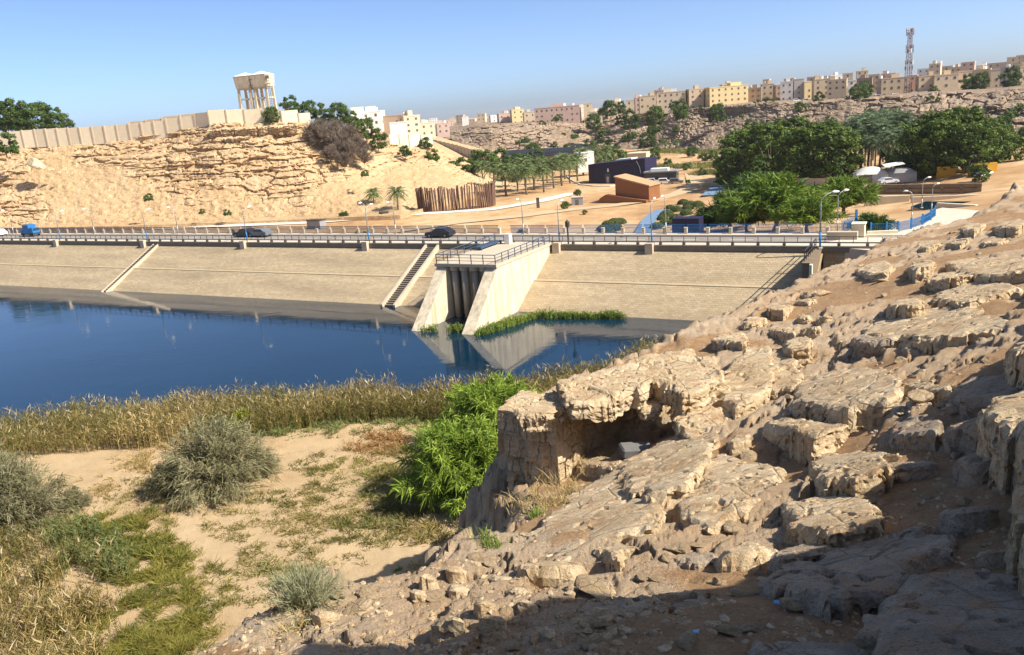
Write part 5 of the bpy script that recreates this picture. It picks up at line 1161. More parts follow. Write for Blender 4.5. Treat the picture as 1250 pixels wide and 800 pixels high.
# radio mast
b = PY(1108, 114, 470); mt = thing('radio_mast', 'tall lattice radio mast hung with antennas above the town', 'mast', b); hm = 34.0
for z0, z1, mm in ((-2, 9, 'mast_red'), (9, 24, 'mast_grey'), (24, hm, 'mast_red')):
    m = MB(); wd = lambda z: 1.5 - .8 * max(0, z) / hm
    for sx in (-1, 1):
        for sy in (-1, 1): m.tube([(sx * wd(z0), sy * wd(z0), z0), (sx * wd(z1), sy * wd(z1), z1)], .16, 5)
    z = z0
    while z < z1 - .5:
        zn = min(z1, z + 1.7); a, c = wd(z), wd(zn)
        for p, q in (((-a, -a, z), (c, -c, zn)), ((a, -a, z), (-c, -c, zn)), ((-a, a, z), (c, c, zn)), ((-a, -a, z), (-c, c, zn)), ((a, -a, z), (c, c, zn)), ((-c, -c, zn), (c, -c, zn)), ((-c, c, zn), (c, c, zn))): m.tube([p, q], .085, 4)
        z = zn
    link('lattice', m.mesh('lattice'), mm, mt)
for z, n in ((33.2, 6), (31.5, 6), (24.5, 5), (22.5, 6), (16.5, 4), (13.5, 4)):
    for k in range(n):
        an = 6.283 * k / n + z; r_ = 1.9; m = MB(); m.box(-.28, .28, -.14, .14, -1.1, 1.1); q = link('antenna', m.mesh('antenna'), 'white_paint' if (k + int(z)) % 2 else 'mast_grey', mt, (r_ * math.cos(an), r_ * math.sin(an), z)); q.rotation_euler[2] = an + 1.57
    m = MB(); m.tube([(-1.9, -.9, z), (1.9, -.9, z)], .09, 4); m.tube([(-1.9, .9, z), (1.9, .9, z)], .09, 4); m.tube([(-.9, -1.9, z), (-.9, 1.9, z)], .09, 4); m.tube([(.9, -1.9, z), (.9, 1.9, z)], .09, 4); link('bracket', m.mesh('bracket'), 'mast_grey', mt)
# ------------------------------------------------------------------ cars
def make_car(L, wd, h, mat, suv=False):
    t = thing('parked_car', 'x', 'car'); hl = L / 2
    if suv: pr = [(-hl, .35), (hl, .35), (hl, .8), (hl * .95, .95), (hl * .45, 1.0), (hl * .22, h), (-hl * .92, h), (-hl, .95)]
    else: pr = [(-hl, .32), (hl, .32), (hl, .65), (hl * .92, .82), (hl * .42, .92), (hl * .12, h), (-hl * .5, h), (-hl * .85, .98), (-hl, .9)]
    def ext(p, w0): m = MB(); n = len(p); m.add([(x, -w0, z) for x, z in p] + [(x, w0, z) for x, z in p], [tuple(range(n)), tuple(range(2 * n - 1, n - 1, -1))] + [(i, n + i, n + (i + 1) % n, (i + 1) % n) for i in range(n)]); return m
    link('body', ext(pr, wd / 2).mesh('body', None, .04), mat, t)
    gx0, gx1 = (-hl * .86, hl * .24) if suv else (-hl * .62, hl * .2)
    for s in (-1, 1):
        m = MB(); y = s * (wd / 2 + .012); m.add([(gx0, y, .98), (gx1 + .25, y, .98), (gx1 - .1, y, h - .12), (gx0 + .15, y, h - .12)], [(0, 1, 2, 3)]); link('side_window', m.mesh('side_window'), 'glass_dark', t)
    x0, z0_, x1, z1_ = (hl * .45, 1.0, hl * .22, h) if suv else (hl * .42, .92, hl * .12, h)
    m = MB(); m.add([(x0 + .02, -wd * .42, z0_ + .03), (x0 + .02, wd * .42, z0_ + .03), (x1 + .04, wd * .38, z1_ - .04), (x1 + .04, -wd * .38, z1_ - .04)], [(0, 1, 2, 3)]); link('windscreen', m.mesh('windscreen'), 'glass_dark', t)
    for sx in (-.62, .62):
        for sy in (-1, 1):
            m = MB(); m.tube([(sx * hl, sy * (wd / 2 - .18), .33), (sx * hl, sy * (wd / 2 + .02), .33)], .33, 12); w = link('wheel', m.mesh('wheel'), 'rubber', t)
            m = MB(); m.tube([(sx * hl, sy * (wd / 2 + .02), .33), (sx * hl, sy * (wd / 2 + .03), .33)], .19, 10); link('rim', m.mesh('rim'), 'grey_steel', w)
    return t
def car_at(loc, rz, mat, label, L=4.5, suv=False, group=None):
    t = make_car(L, 1.85, 1.75 if suv else 1.45, mat, suv); t.location = [float(v) for v in loc]; t.rotation_euler[2] = rz; tag(t, label, 'car', group); return t
def a_at(px, o):
    best = 9e9; r = 0
    for aa in np.arange(-10, 200, .25):
        v = D(aa, o, 6.5) - CAM; u = 625 + FOC * (v @ RT) / (v @ FW)
        if abs(u - px) < best: best = abs(u - px); r = aa
    return r
for px, mt_, lab in ((-2, 'car_white', 'white car at the far end of the dam road'), (300, 'car_black', 'black car on the dam road near the second pier lamp'), (318, 'car_grey', 'dark grey car following the black car on the dam road'), (537, 'car_black', 'black car on the dam road left of the intake tower')):
    car_at(D(a_at(px, -6.8), -6.8, 6.43), RZ, mt_, lab)
# blue truck
q = D(a_at(38, -6.5), -6.5, 6.43); t = thing('blue_truck', 'bright blue truck with tall box on the dam road', 'truck', q, RZ + math.pi); t.scale = (.72,) * 3
m = MB(); m.box(-3, 3, -1.1, 1.1, .6, 1.0); link('chassis', m.mesh('chassis'), 'dark_steel', t); m = MB(); m.box(1.4, 3, -1.1, 1.1, 1.0, 2.6); link('cab', m.mesh('cab', None, .08), 'blue_steel', t); m = MB(); m.box(-1.6, 1.2, -1.15, 1.15, 1.0, 3.4); link('box', m.mesh('box', None, .05), 'blue_steel', t); m = MB(); m.box(-3.0, -1.7, -1.1, 1.1, 1.0, 1.9); link('tool_bin', m.mesh('tool_bin', None, .05), 'blue_steel', t)
m = MB(); m.box(3.0, 3.02, -.9, .9, 1.7, 2.4); link('windscreen', m.mesh('windscreen'), 'glass_dark', t)
for sx in (-2, 2.2):
    for sy in (-1, 1): m = MB(); m.tube([(sx, sy * .9, .48), (sx, sy * 1.12, .48)], .48, 12); link('wheel', m.mesh('wheel'), 'rubber', t)
car_at(hit_val(301, 268), RZ - .2, 'car_black', 'black off road car on the track at the hill foot', 4.6, True)
car_at(hit_val(400, 263.5), RZ - .3, 'car_white', 'white car on the track at the hill foot by a small tree', 4.6)
car_at(hit_val(467, 266), RZ + 1.2, 'car_black', 'small black car seen end on near the middle palm', 3.8, True)
# ------------------------------------------------------------------ park things
def gbox(name, label, cat, px, py, w, d, h, mat, rz=0, top=None):
    q = hit_val(px, py); t = thing(name, label, cat, q, rz); m = MB(); m.box(-w / 2, w / 2, -d / 2, d / 2, -.2, h); link('body', m.mesh('body', None, .04), mat, t)
    if top: m = MB(); m.box(-w / 2 - .12, w / 2 + .12, -d / 2 - .12, d / 2 + .12, h, h + .22); link('roof', m.mesh('roof'), top, t)
    m = MB(); m.box(-w * .18, w * .12, -d / 2 - .04, -d / 2, 0, h * .75); link('door', m.mesh('door'), 'window_dark', t); return t
gbox('kiosk', 'dark grey cabin on the track below the sandy hill', 'cabin', 387, 279, 5.4, 2.4, 2.3, 'gray_shed', RZ - .1, 'roof_dark')
gbox('kiosk', 'small grey kiosk on the orange park ground', 'kiosk', 705, 250, 3.4, 2.6, 2.2, 'gray_shed', -.1, 'concrete')
gbox('sign_stand', 'narrow black sign stand on the orange park ground', 'sign', 657, 254, .9, .4, 3.0, 'dark_steel', 0)
gbox('kiosk', 'dark blue container just behind the dam railing', 'container', 840, 292, 5.0, 3.0, 4.0, 'navy', RZ)
# ring of tall brown poles
q0, q1 = hit_val(513, 258), hit_val(603, 253); ctr = (q0 + q1) / 2; t = thing('pole_screen', 'curved screen of tall dark wooden poles in the park', 'sculpture', ctr); R_ = float(np.linalg.norm(q1 - q0)) / 2
m = MB(); m.tube([(0, 0, -.3), (0, 0, 1)], .19, 7); pole_me = m.mesh('pole', None, 0, True)
for row, (rx, ry, n) in enumerate(((1.0, .30, 46), (.93, .24, 34))):
    for k in range(n):
        an = math.pi + math.pi * (k + .5 * row) / (n - 1); hh = 7.2 + rng.uniform(-.7, .5); q = link('pole', pole_me, 'brown_wood', t, (R_ * rx * math.cos(an), R_ * ry * math.sin(an) * 1.6 + 2, 0)); q.scale = (1.1, 1.1, hh); q.rotation_euler = (rng.uniform(-.04, .04), rng.uniform(-.05, .05), 0)
# wedge shaped rusty pavilion
q0, q1 = hit_val(736, 247), hit_val(797, 246); t = thing('wedge_pavilion', 'rust brown wedge shaped pavilion with sloping pale roof', 'building', q0); v = q1 - q0; t.rotation_euler[2] = math.atan2(v[1], v[0]) - .1; L = float(np.linalg.norm(v))
m = MB(); y1 = 7.0; m.add([(L * .28, 0, -.3), (L * .97, 0, -.3), (L * .97, 0, 4.4), (L * .28, 0, 7.2), (L * .28, y1, -.3), (L * .97, y1, -.3), (L * .97, y1, 4.4), (L * .28, y1, 7.2)], [(0, 1, 2, 3), (7, 6, 5, 4), (0, 3, 7, 4), (1, 5, 6, 2), (0, 4, 5, 1)]); link('wall', m.mesh('wall'), 'rust_wall', t)
m = MB(); m.add([(L * .26, -.2, 7.22), (L * .99, -.2, 4.42), (L * .99, y1 + .2, 4.42), (L * .26, y1 + .2, 7.22), (L * .26, -.2, 7.6), (L * .99, -.2, 4.8), (L * .99, y1 + .2, 4.8), (L * .26, y1 + .2, 7.6)], [(0, 1, 2, 3), (7, 6, 5, 4), (0, 4, 5, 1), (1, 5, 6, 2), (2, 6, 7, 3), (3, 7, 4, 0)]); link('roof', m.mesh('roof'), 'rust_roof', t)
m = MB(); m.add([(-.3, -1.6, -.3), (L * .96, -1.6, -.3), (L * .96, -1.6, .7), (L * .12, -1.6, 2.4), (-.3, -1.6, 1.2), (-.3, -.05, -.3), (L * .96, -.05, -.3), (L * .96, -.05, .7), (L * .12, -.05, 2.4), (-.3, -.05, 1.2)], [(0, 1, 2, 3, 4), (9, 8, 7, 6, 5), (0, 5, 6, 1), (1, 6, 7, 2), (2, 7, 8, 3), (3, 8, 9, 4), (4, 9, 5, 0)]); link('ramp_wall', m.mesh('ramp_wall'), 'rust_wall', t)
# navy building
q0, q1 = hit_val(719, 224), hit_val(788, 223); t = thing('navy_building', 'long navy blue exhibition building with slanting roof line', 'building', q0); v = q1 - q0; t.rotation_euler[2] = math.atan2(v[1], v[0]); L = float(np.linalg.norm(v))
m = MB(); m.add([(0, 0, -.3), (L, 0, -.3), (L, 0, 8.4), (0, 0, 6.8), (0, 9, -.3), (L, 9, -.3), (L, 9, 8.4), (0, 9, 6.8)], [(0, 1, 2, 3), (7, 6, 5, 4), (0, 3, 7, 4), (1, 5, 6, 2), (0, 4, 5, 1), (3, 2, 6, 7)]); link('wall', m.mesh('wall'), 'navy', t)
m = MB(); m.box(L * .3, L * .4, -.15, -.02, 0, 3.4); link('doorway', m.mesh('doorway'), 'dark_blue_steel', t); m = MB(); m.box(L * .33, L * .37, -.2, -.16, 0, 2.3); link('door', m.mesh('door'), 'concrete', t); m = MB(); m.box(L * .345, L * .37, -.06, -.02, 4.0, 5.2); link('emblem', m.mesh('emblem'), 'white_paint', t)
m = MB(); m.add([(L * .46, 1.5, 7.7), (L * .74, 1.5, 8.1), (L * .74, 6, 8.1), (L * .46, 6, 7.7), (L * .46, 1.5, 8.2), (L * .74, 1.5, 8.6), (L * .74, 6, 8.6), (L * .46, 6, 8.2)], [(0, 1, 2, 3), (7, 6, 5, 4), (0, 4, 5, 1), (1, 5, 6, 2), (2, 6, 7, 3), (3, 7, 4, 0)]); link('skylight', m.mesh('skylight'), 'white_paint', t)
m = MB(); m.tube([(L * .72 + 2.5 * math.cos(a), -.05, 4.2 + 2.5 * math.sin(a)) for a in np.linspace(0, 6.283, 25)], .07, 4); link('ring_sign', m.mesh('ring_sign'), 'dark_blue_steel', t)
m = MB(); m.tube([(L * .86, -.06, 7.6), (L * .91, -.06, 5.4), (L * .93, -.06, 3.2)], .10, 4); link('light_strip', m.mesh('light_strip'), 'white_paint', t)
q = hit_val(808, 222); t = thing('glass_annex', 'low grey glazed annex with flat roof beside the navy building', 'building', q, -.35); m = MB(); m.box(-6, 5, 0, 6, -.3, 3.2); link('wall', m.mesh('wall'), 'glass_dark', t); m = MB(); m.box(-6.3, 5.3, -.3, 6.3, 3.21, 3.6); link('roof', m.mesh('roof'), 'gray_shed', t); m = MB(); m.box(-4, 2, 1, 5, 3.61, 4.5); link('roof_box', m.mesh('roof_box'), 'white_paint', t)
for px, mt_, lab in ((797, 'car_silver', 'silver car parked by the glazed annex'), (812, 'car_white', 'white car parked among others by the glazed annex'), (826, 'car_grey', 'dark car parked at the end of the row by the annex')): car_at(hit_val(px, 224), -.3, mt_, lab, 4.6, True)
# curved white kerb before the navy building
m = MB(); pts = [hit_val(x, y) + [0, 0, .15] for x, y in ((690, 214), (698, 221), (708, 226), (725, 228), (745, 228), (770, 226), (800, 223))]; m.tube(pts, .3, 6); o = m.build('kerb', 'white_paint'); tag(o, kind='structure')
# dark roofed long shed and pale hut, cliff foot fields
q0, q1 = PY(612, 196, 400), PY(712, 192, 380); v = q1 - q0; L = float(np.linalg.norm(v)); t = thing('long_shed', 'long low shed with dark curved roof at the cliff foot', 'shed', q0, math.atan2(v[1], v[0])); m = MB(); m.box(0, L, 0, 14, -6, .8); link('wall', m.mesh('wall'), 'house_tan', t)
m = MB(); pr = [(-1, .8), (2, 2.8), (7, 4.2), (12, 3.2), (15, .8)]; n = len(pr); m.add([(-.5, y, z) for y, z in pr] + [(L + .5, y, z) for y, z in pr], [tuple(range(n)), tuple(range(2 * n - 1, n - 1, -1))] + [(i, i + 1, n + i + 1, n + i) for i in range(n - 1)] + [(0, n, 2 * n - 1, n - 1)]); link('roof', m.mesh('roof'), 'solar_dark', t)
house(768, 792, 187, 203, 320, 'house_cream', 'small cream hut with pale roof behind the navy building', -.2, 1, tank=False); house(703, 724, 186, 202, 340, 'house_white', 'white low house beside the palm row', .2, 1, tank=False)
# stepped retaining walls, tent, yellow walls, sheds on the right bank
def wall_seg(name, label, pa, pb, za, h, th, mat, parts=0, cat='wall'):
    a = P(pa[0], pa[1], za); b = P(pb[0], pb[1], za); v = b - a; L = float(np.linalg.norm(v)); t = thing(name, label, cat, a, math.atan2(v[1], v[0]))
    if parts:
        n = max(2, int(L / parts)); k0 = 0
        for r_ in range(3):
            for k in range(n):
                m = MB(); m.box(L * k / n + .03, L * (k + 1) / n - .03, -th / 2 + .15 * r_, th / 2, -2.2 * (r_ == 0) + h * r_ / 3, h * (r_ + 1) / 3 - .04); q = link('stone_block', m.mesh('stone_block', None, .05), mat, t)
    else: m = MB(); m.box(0, L, -th / 2, th / 2, -2.5, h); link('body', m.mesh('body', None, .04), mat, t)
    return t
wall_seg('terrace_wall', 'long dark stone retaining wall below the tent', (1058, 241), (1198, 240), 1.2, 2.6, 1.0, 'brick_brown', 3.0)
wall_seg('terrace_wall', 'pale low wall under the dark retaining wall', (1055, 246), (1110, 244), 1.4, .9, .7, 'concrete')
wall_seg('terrace_wall', 'pale block wall beside the green pool', (1112, 247), (1195, 244), 1.6, 1.0, .8, 'concrete')
wall_seg('terrace_wall', 'low pale wall in front of the green pool', (1144, 255), (1192, 258), 3.4, 1.0, .6, 'concrete_pale')
wall_seg('terrace_wall', 'cream garden wall under the big dark trees', (955, 225), (1045, 226), .2, 1.6, .5, 'house_tan')
pl = [P(x, y, 2.75) for x, y in ((1112, 252), (1130, 246), (1200, 246), (1205, 256), (1160, 259), (1130, 258))]; m = MB(); m.prism([(p[0], p[1]) for p in pl], 1.0, 2.75); tag(m.build('pool_water', 'water'), kind='structure')
pl = [P(x, y, 1.7) for x, y in ((1040, 226), (1210, 224), (1216, 232), (1200, 237), (1050, 240))]; m = MB(); m.prism([(p[0], p[1]) for p in pl], -.5, 1.75); tag(m.build('yard', 'sandroad'), kind='structure')
q = P(1078, 222.5, 1.75); t = thing('canopy_tent', 'white domed canopy tent over a dark stall', 'tent', q, -.25)
for x0, x1, zt_, mt_ in ((-6.0, 1.0, 3.6, 'canvas'), (.6, 7.0, 3.0, 'gray_shed')):
    V = []; F = []; n = 9
    for i in range(n):
        for j in range(n):
            u, v_ = i / (n - 1), j / (n - 1); V.append((x0 + (x1 - x0) * u, -1.5 + 6 * v_, 2.0 + (zt_ - 2.0) * (math.sin(math.pi * u) * math.sin(math.pi * v_)) ** .6))
    for i in range(n - 1):
        for j in range(n - 1): k = i * n + j; F.append((k, k + n, k + n + 1, k + 1))
    m = MB(); m.add(V, F); link('canopy', m.mesh('canopy', None, 0, True), mt_, t); m = MB(); m.box(x0 + .2, x1 - .2, -1.3, 4.2, -.2, 2.0); link('side_wall', m.mesh('side_wall'), mt_, t)
m = MB(); m.box(-5.6, -2.6, -1.42, -1.32, 0, 1.9); link('opening', m.mesh('opening'), 'window_dark', t); m = MB(); m.add([(0, -2, 3.4), (4, -2.4, 4.0), (4, 2, 4.2), (0, 2, 3.8), (0, -2, 3.5), (4, -2.4, 4.1), (4, 2, 4.3), (0, 2, 3.9)], [(0, 1, 2, 3), (7, 6, 5, 4), (0, 4, 5, 1), (1, 5, 6, 2), (2, 6, 7, 3), (3, 7, 4, 0)]); link('awning', m.mesh('awning'), 'white_paint', t)
car_at(P(1084, 224.5, 1.76), .05, 'car_silver', 'silver blue car parked in front of the canopy tent', 4.3)
wall_seg('yellow_wall', 'plain yellow painted wall panel under the dark trees', (1143, 218), (1166, 217.5), 2.0, 2.6, .4, 'yellow_paint'); wall_seg('yellow_wall', 'yellow painted wall in front of the grey gabled shed', (1187, 215), (1216, 213), 2.6, 2.6, .4, 'yellow_paint')
q = PY(1201, 212, 196); t = thing('gabled_shed', 'grey gabled shed rising behind the yellow wall', 'shed', q, -.2); m = MB(); m.box(-3.4, 3.4, 0, 6, -1.5, 3.0); link('wall', m.mesh('wall'), 'gray_shed', t); m = MB(); m.add([(-3.7, -.3, 3.0), (3.7, -.3, 3.0), (0, -.3, 5.2), (-3.7, 6.3, 3.0), (3.7, 6.3, 3.0), (0, 6.3, 5.2)], [(0, 1, 2), (5, 4, 3), (0, 2, 5, 3), (1, 4, 5, 2), (0, 3, 4, 1)]); link('roof', m.mesh('roof'), 'gray_shed', t)
car_at(P(1200, 216, 2.4), .5, 'car_white', 'white pickup parked before the yellow wall', 4.6, True)
for px, mt_ in ((1185, 'car_white'), (1068, 'car_white'), (1024, 'car_silver'), (1116, 'car_silver'), (1197, 'car_silver')): pass
for px, mt_, lab in ((972, 'car_white', 'white car parked along the plateau rim below the white villa'), (984, 'car_silver', 'silver car parked along the plateau rim'), (1072, 'car_silver', 'silver car parked before the blank tan house'), (1094, 'car_white', 'long white van parked left of the radio mast'), (1117, 'car_white', 'white car parked right of the radio mast'), (1197, 'car_silver', 'silver car parked on the rim before the cream villa')):
    Y = np.interp(px, [972, 1072, 1197], [520, 470, 440]); b = PY(px, float(np.interp(px, [960, 1010, 1072, 1130, 1200], [124.5, 123.5, 119.5, 115.5, 112])), Y); car_at(b, rng.uniform(-.2, .2), mt_, lab, 6.5 if 'van' in lab else 4.8, True)
m = MB()
for px, py in ((1228, 119), (1234, 118.5), (1240, 118)): pass
for k, px in enumerate((1226, 1232, 1239)):
    b = PY(px, 121, 400); t = thing('white_tank', ['round white tank on the plateau edge, first of three', 'round white tank in the middle of three on the plateau edge', 'round white tank on the plateau edge, last of three'][k], 'tank', b); m = MB(); m.tube([(0, 0, -.5), (0, 0, .3), (0, 0, 1.8), (0, 0, 2.5)], [1.2, 1.35, 1.3, .5], 12); link('shell', m.mesh('shell', None, 0, True), 'white_paint', t); m = MB(); m.tube([(0, 0, 2.5), (0, 0, 2.75)], .35, 8); link('lid', m.mesh('lid'), 'plastic_white', t)
# blue garden paths
def ribbon(name, pts, w, mat, dz=.12):
    m = MB(); q = [hit_val(*p) for p in pts]; L = []
    for i, p in enumerate(q):
        d = q[min(i + 1, len(q) - 1)] - q[max(i - 1, 0)]; d = d / (np.linalg.norm(d[:2]) + 1e-6); n = np.array([-d[1], d[0], 0]); z = VZ(p[0], p[1]) + dz; L += [(p[0] - n[0] * w / 2, p[1] - n[1] * w / 2, z), (p[0] + n[0] * w / 2, p[1] + n[1] * w / 2, z)]
    k = len(q); m.add(L, [(2 * i, 2 * i + 1, 2 * i + 3, 2 * i + 2) for i in range(k - 1)]); tag(m.build(name, mat), kind='structure')
ribbon('path', [(782, 292), (787, 280), (793, 270), (801, 262), (812, 257)], 3.6, 'blue_path', .35); ribbon('path', [(866, 240), (872, 234), (880, 228), (888, 224)], 4.5, 'blue_path', .35)
ribbon('dirt_track', [(470, 285), (560, 272), (640, 264), (700, 256), (745, 252), (800, 244), (830, 236), (850, 226), (845, 212)], 5.5, 'sandroad', .16); ribbon('dirt_track', [(100, 281), (250, 277), (380, 272), (460, 266), (520, 261), (600, 256), (660, 246), (700, 236)], 6.0, 'path_edge', .14)
# blocks of the low barrier beside the track at the hill foot
t = thing('roadside_barrier', 'low pale barrier of spaced blocks along the hill foot track', 'barrier', hit_val(0, 277)); m = MB(); m.box(-1.0, 1.0, -.2, .2, -.2, .8); bm_ = m.mesh('block', None, .04)
for px in np.arange(-10, 390, 7.0):
    q = hit_val(px, float(np.interp(px, [0, 150, 300, 390], [276.5, 273.5, 268, 263.5]))); o = link('block', bm_, 'concrete_pale', t); o.location = Vector(q) - t.location; o.rotation_euler[2] = RZ
# ------------------------------------------------------------------ trees
DG1, DG2 = (.016, .046, .009), (.17, .23, .035); MG1, MG2 = (.035, .075, .014), (.12, .17, .03); AG1, AG2 = (.05, .11, .012), (.19, .26, .03); DR1, DR2 = (.16, .12, .085), (.27, .21, .155)
fic = [broadleaf(12, 12.5, 100, 85, .30, DG1, DG2, .0, rmin=.07, rmax=.16) for _ in range(3)]; mid = [broadleaf(9, 9, 52, 90, .30, MG1, MG2, .06, rmin=.09, rmax=.2) for _ in range(2)]
aca = [feathery(12, 7.6, 120, 62, 1.1, .17, AG1, AG2, .5, .28, .35, .5) for _ in range(2)]; acd = [feathery(12, 7.2, 120, 62, 1.1, .17, (.03, .075, .012), (.10, .16, .03), .5, .28, .35, .5)]
shr = [broadleaf(4, 2.8, 22, 60, .20, MG1, MG2, .05) for _ in range(2)]; dry = feathery(6, 4.5, 110, 40, .8, .06, DR1, DR2, .2, .05, .6, .4); drys = feathery(6, 4.5, 90, 30, .8, .06, (.20, .15, .09), (.30, .23, .14), .2, .05, .6, .4)
pal = [palm(6.4, 3.4) for _ in range(2)]; palb = [palm(9.5, 4.2, 40, (.085, .13, .06), (.20, .25, .13)) for _ in range(2)]
def tree_px(meshes, name, label, cat, px, py, wpx, proto_w, group=None, loc=None, squash=1):
    q = hit_val(px, py) if loc is None else loc; s = wpx / pxm(q) / proto_w; return plant(name, label, cat, meshes, q, s, None, group, s * squash)
for px, py, s, lab in ((429, 258, .92, 'lone date palm nearest the white car on the hill track'), (458, 260, 1.0, 'date palm between the two other lone palms of the park'), (487, 262, 1.1, 'tallest lone date palm beside the pole screen')): plant('date_palm', lab, 'palm', pal[int(px) % 2], hit_val(px, py), s, bark='palm_bark')
for k, (px, py) in enumerate(((590, 226), (604, 231), (618, 239), (632, 234), (643, 238), (652, 232), (664, 235), (676, 230), (686, 227), (696, 224), (705, 221), (641, 228), (668, 224), (690, 219), (712, 214), (727, 209), (740, 206))):
    plant('date_palm', 'date palm in the row leading to the navy building', 'palm', pal[k % 2], hit_val(px, py), 1.25 + .1 * (k % 3), group='palms in the park row', bark='palm_bark')
for k, (px, py, w) in enumerate(((548, 228, 40), (570, 226, 42), (592, 218, 46), (612, 214, 40), (640, 218, 40), (655, 212, 36), (626, 222, 36), (668, 206, 30))): tree_px(mid[k % 2], 'dark_tree', 'dark green spreading tree behind the pole screen and palms', 'tree', px, py, w, 9, 'dark trees behind the park palms', squash=.8)
for k, (px, py, w) in enumerate(((745, 188, 24), (752, 200, 26), (738, 196, 24), (700, 180, 22), (620, 184, 30), (640, 186, 24), (668, 178, 30), (720, 172, 26), (800, 196, 16), (858, 197, 14), (760, 176, 22), (805, 176, 30), (660, 168, 20), (690, 172, 18))): tree_px(shr[k % 2], 'valley_bush', 'green bush at the foot of the rocky plateau slope', 'bush', px, py, w, 4, 'bushes at the foot of the plateau slope')
for k, (px, py, w) in enumerate(((905, 222, 70), (940, 224, 80), (985, 224, 80), (1020, 222, 74), (925, 214, 70), (965, 212, 78), (1003, 214, 72), (895, 226, 50))): tree_px(fic[k % 3], 'big_tree', 'big dense dark tree in the grove left of the palm grove', 'tree', px, py, w, 11, 'big dark trees of the left grove', squash=.80)
for k, (px, py, w) in enumerate(((1120, 216, 66), (1150, 214, 74), (1180, 212, 70), (1105, 206, 60), (1140, 202, 72), (1170, 198, 76), (1200, 204, 60), (1205, 196, 56), (1130, 196, 60), (1160, 192, 60))): tree_px(fic[k % 3], 'big_tree', 'big dense dark tree behind the tent and yellow walls', 'tree', px, py, w, 11, 'big dark trees behind the tent', squash=.80)
for k, (px, py) in enumerate(((1038, 196), (1052, 200), (1065, 196), (1078, 198), (1090, 194), (1060, 208), (1044, 190), (1072, 188), (1085, 186), (1058, 186), (1098, 200), (1050, 212), (1074, 210), (1042, 205), (1056, 203), (1068, 204), (1082, 206), (1094, 208), (1036, 210), (1063, 214), (1088, 214), (1048, 198), (1076, 194))): plant('date_palm', 'tall grey green date palm in the dense palm grove', 'palm', palb[k % 2], hit_val(px, py), (1.15 if k < 13 else .8) + .1 * (k % 3), group='palms of the palm grove', bark='palm_bark')
for px, py, w, pr_, lab in ((893, 281, 92, acd[0], 'dark green acacia behind the blue railing by the container'), (945, 283, 130, aca[0], 'bright yellow green acacia close behind the blue railing'), (925, 262, 100, acd[0], 'round topped acacia behind the bright one'), (1030, 264, 90, aca[1], 'spreading acacia by the sandy plaza'), (990, 262, 70, acd[0], 'dark acacia between the bright one and the plaza'), (1062, 291, 60, acd[0], 'low dark acacia behind the blue gate railing'), (912, 284, 76, aca[1], 'fresh green acacia beside the dark container tree'), (866, 284, 56, acd[0], 'small dark acacia right beside the blue container'), (985, 285, 84, aca[1], 'low bright acacia by the end lamp of the dam')): tree_px(pr_, 'acacia_tree', lab, 'tree', px, py, w * 1.08, 12, squash=.78)
# clipped dome shrubs
V = unit(2600); dome = vmesh('foliage', [clump_leaves(np.c_[V[:, 0], V[:, 1], np.abs(V[:, 2]) * .8], np.full(2600, .05), 1, .09, (.09, .125, .04), (.19, .22, .08))]); m = MB(); m.tube([(0, 0, 0), (0, 0, .3), (0, 0, .6), (0, 0, .74)], [.93, .9, .65, .2], 14); core = m.mesh('core')
for k, (px, py, w) in enumerate([(742, 276, 16), (750, 274, 18), (757, 273, 16), (740, 283, 18), (752, 281, 18), (735, 281, 14), (746, 289, 18)]): 
    q = hit_val(px, py); s = w / pxm(q) / 2; t = plant('dome_shrub', 'clipped dome shrub in the small cluster on the orange park ground', 'shrub', (dome, core), q, s, group='dome shrubs of the small cluster', leaf='leaf', pn=('foliage', 'core'))
for k, (px, py, w) in enumerate([(802, 279, 18), (812, 274, 16), (814, 264, 18), (825, 268, 16), (833, 272, 16), (826, 258, 16), (838, 262, 16), (842, 252, 16), (852, 252, 16), (830, 279, 16), (845, 270, 16), (818, 256, 14), (834, 249, 14), (809, 268, 14), (822, 274, 14), (840, 256, 14)]):
    q = hit_val(px, py); s = w / pxm(q) / 2; t = plant('dome_shrub', 'clipped dome shrub beside the blue garden path', 'shrub', (dome, core), q, s, group='dome shrubs beside the blue path', leaf='leaf', pn=('foliage', 'core'))
# hilltop and slope plants on the left
def on_hill(px, py, Y): return PY(px, py, Y)
for k, (px, py, w) in enumerate(((5, 160, 40), (28, 159, 38), (50, 160, 40), (70, 160, 34), (84, 160, 20), (15, 158, 40), (-20, 161, 40))): plant('hilltop_tree', 'dark leafy tree behind the panelled wall at the hill end', 'tree', mid[k % 2], PY(px, py + 4, 345), w / pxm(PY(px, py, 345)) / 9, group='trees behind the panelled wall')
for k, (px, py, w, lab) in enumerate(((333, 150, 22, 'round dark bush hugging the wall under the water tower'), (356, 143, 28, 'leafy tree right of the water tower'), (378, 146, 26, 'leafy tree over the end of the hill wall'), (396, 150, 26, 'leafy tree above the dry brown brush'), (415, 152, 30, 'tallest leafy tree above the dry brown brush'), (430, 160, 26, 'green tree on the upper hill flank'), (448, 170, 30, 'green tree in the middle of the hill flank'), (462, 182, 28, 'lowest green tree of the hill flank'))): plant('hillside_tree', lab, 'tree', mid[k % 2], PY(px, py + 2, 303 if px < 350 else (318 if px > 440 else 310)), w / pxm(PY(px, py, 305)) / 9)
